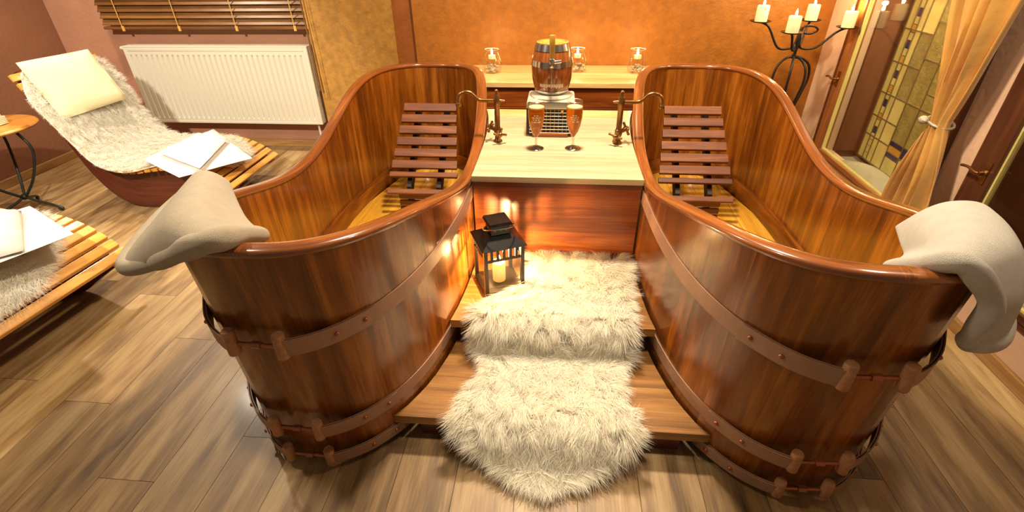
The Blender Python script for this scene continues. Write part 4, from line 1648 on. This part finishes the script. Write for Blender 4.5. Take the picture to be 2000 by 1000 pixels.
def slab(name, pts, th, mat, label, cat, group=None, puff=0.0, n=10):
    """thin soft slab through four corners (x, y, z)"""
    a, b, c, d = [Vector(p) for p in pts]
    top, bot = [], []
    for i in range(n + 1):
        r1, r2 = [], []
        for j in range(n + 1):
            u, v = i / n, j / n
            p = a.lerp(b, u).lerp(d.lerp(c, u), v)
            e = min(u, 1 - u, v, 1 - v) * 2
            k_ = (1 - (1 - min(1, e * 3)) ** 2)
            h = th * (.35 + .65 * k_) + puff * math.sin(PI * u) ** .6 * math.sin(PI * v) ** .6
            wob = .0025 * math.sin(7 * u + 3 * v) * math.sin(5 * v + 2)
            nrm = (b - a).cross(d - a).normalized()
            if nrm.z < 0:
                nrm = -nrm
            r1.append(p + nrm * (h + wob))
            r2.append(p + nrm * (th * .3 * (1 - k_)))
        top.append(r1)
        bot.append(r2)
    m_ = MB()
    m_.grid(top)
    m_.grid(bot, flip=True)
    for i in range(n):
        for (q1, q2) in (((i, 0), (i + 1, 0)), ((i + 1, n), (i, n)), ((0, i + 1), (0, i)), ((n, i), (n, i + 1))):
            m_.quad([top[q1[0]][q1[1]], top[q2[0]][q2[1]], bot[q2[0]][q2[1]], bot[q1[0]][q1[1]]], [(0, 0), (1, 0), (1, 1), (0, 1)])
    o = obj(name, m_, mat, org=tuple((a + c) / 2), smooth=True, angle=179)
    bm = bmesh.new()
    bm.from_mesh(o.data)
    bmesh.ops.recalc_face_normals(bm, faces=bm.faces)
    bm.to_mesh(o.data)
    bm.free()
    tag(o, label, cat, group)
    return o


slab('cushion', [(-3.065, 2.70, .89), (-3.01, 3.14, .885), (-2.855, 3.12, .585), (-2.925, 2.68, .575)], .03, 'cream', 'cream cushion on the raised headrest of the radiator lounger', 'cushion', puff=.02)
slab('folded_sheet', [(-2.50, 2.66, .345), (-2.38, 3.20, .355), (-1.93, 2.86, .285), (-2.12, 2.44, .33)], .010, 'linen', 'white folded sheet across the foot of the radiator lounger', 'sheet', 'folded sheets on the loungers')
slab('folded_towel', [(-2.42, 2.70, .37), (-2.40, 3.07, .37), (-2.17, 3.02, .345), (-2.05, 2.53, .345)], .022, 'linen', 'folded white towel on the sheet of the radiator lounger', 'towel', 'folded towels on the loungers')
slab('folded_sheet', [(-2.36, 1.79, .455), (-1.95, 1.62, .44), (-2.10, 1.16, .45), (-2.50, 1.30, .465)], .012, 'linen', 'white folded sheet on the lounger at the left edge', 'sheet', 'folded sheets on the loungers')
slab('folded_towel', [(-2.42, 1.70, .475), (-2.28, 1.70, .47), (-2.00, 1.46, .445), (-2.20, 1.16, .455)], .045, 'towel_white', 'thick folded white towel on the lounger at the left edge', 'towel', 'folded towels on the loungers')

# ------------------------------------------------------------------ small round table with basket
tx0, ty0 = -3.37, 2.60
ts = thing('round_side_table', 'small round wooden table on scrolled dark iron legs beside the lounger', 'table', (tx0, ty0, 0))
obj('table_top', MB().lathe([(0, 0), (.235, 0), (.25, .006), (.255, .014), (.25, .022), (.24, .026), (0, .026)], (tx0, ty0, .53), 40), 'disc', ts, smooth=True, angle=40)
obj('leg_knot', MB().ball((tx0, ty0, .10), .02, 10), 'green_iron', ts, smooth=True)
for a in (5, 125, 245):
    ca, sa_ = math.cos(math.radians(a)), math.sin(math.radians(a))
    p = [(.17, .53), (.215, .44), (.20, .36), (.12, .22), (.01, .10), (.0, .09)]
    obj('leg', MB().tube(catmull([(tx0 + r_ * ca, ty0 + r_ * sa_, z) for r_, z in p], 7), .008, 8), 'green_iron', ts, smooth=True)
    p = [(.0, .10), (.06, .075), (.13, .05), (.185, .03), (.205, .018), (.20, .009), (.185, .012), (.18, .02)]
    obj('foot_scroll', MB().tube(catmull([(tx0 + r_ * ca, ty0 + r_ * sa_, z) for r_, z in p], 7), .008, 8), 'green_iron', ts, smooth=True)

bk = thing('wicker_box', 'small white wicker box of napkins on the round table', 'basket', (-3.36, 2.58, .557))
obj('basket_body', bx((-3.46, 2.52, .557), (-3.27, 2.66, .60)), 'wicker', bk, bevel=.006)
for k in range(5):
    z = .563 + k * .009
    obj('weave_band', MB().tube([(-3.462, 2.518, z), (-3.268, 2.518, z), (-3.268, 2.662, z), (-3.462, 2.662, z)], .004, 6, closed=True), 'wicker', bk, smooth=False)
obj('napkins', bx((-3.455, 2.525, .60), (-3.275, 2.655, .622)), 'linen', bk, bevel=.006)


# the left lounger stands slightly turned
def turn(o, px, py, a):
    x, y, z = o.location
    x, y = x - px, y - py
    o.location = (px + x * math.cos(a) - y * math.sin(a), py + x * math.sin(a) + y * math.cos(a), z)
    o.rotation_euler[2] += a


for o in list(COL.objects):
    if o.parent is None and 'left edge' in o.get('label', ''):
        turn(o, -2.0, 1.84, math.radians(-5))
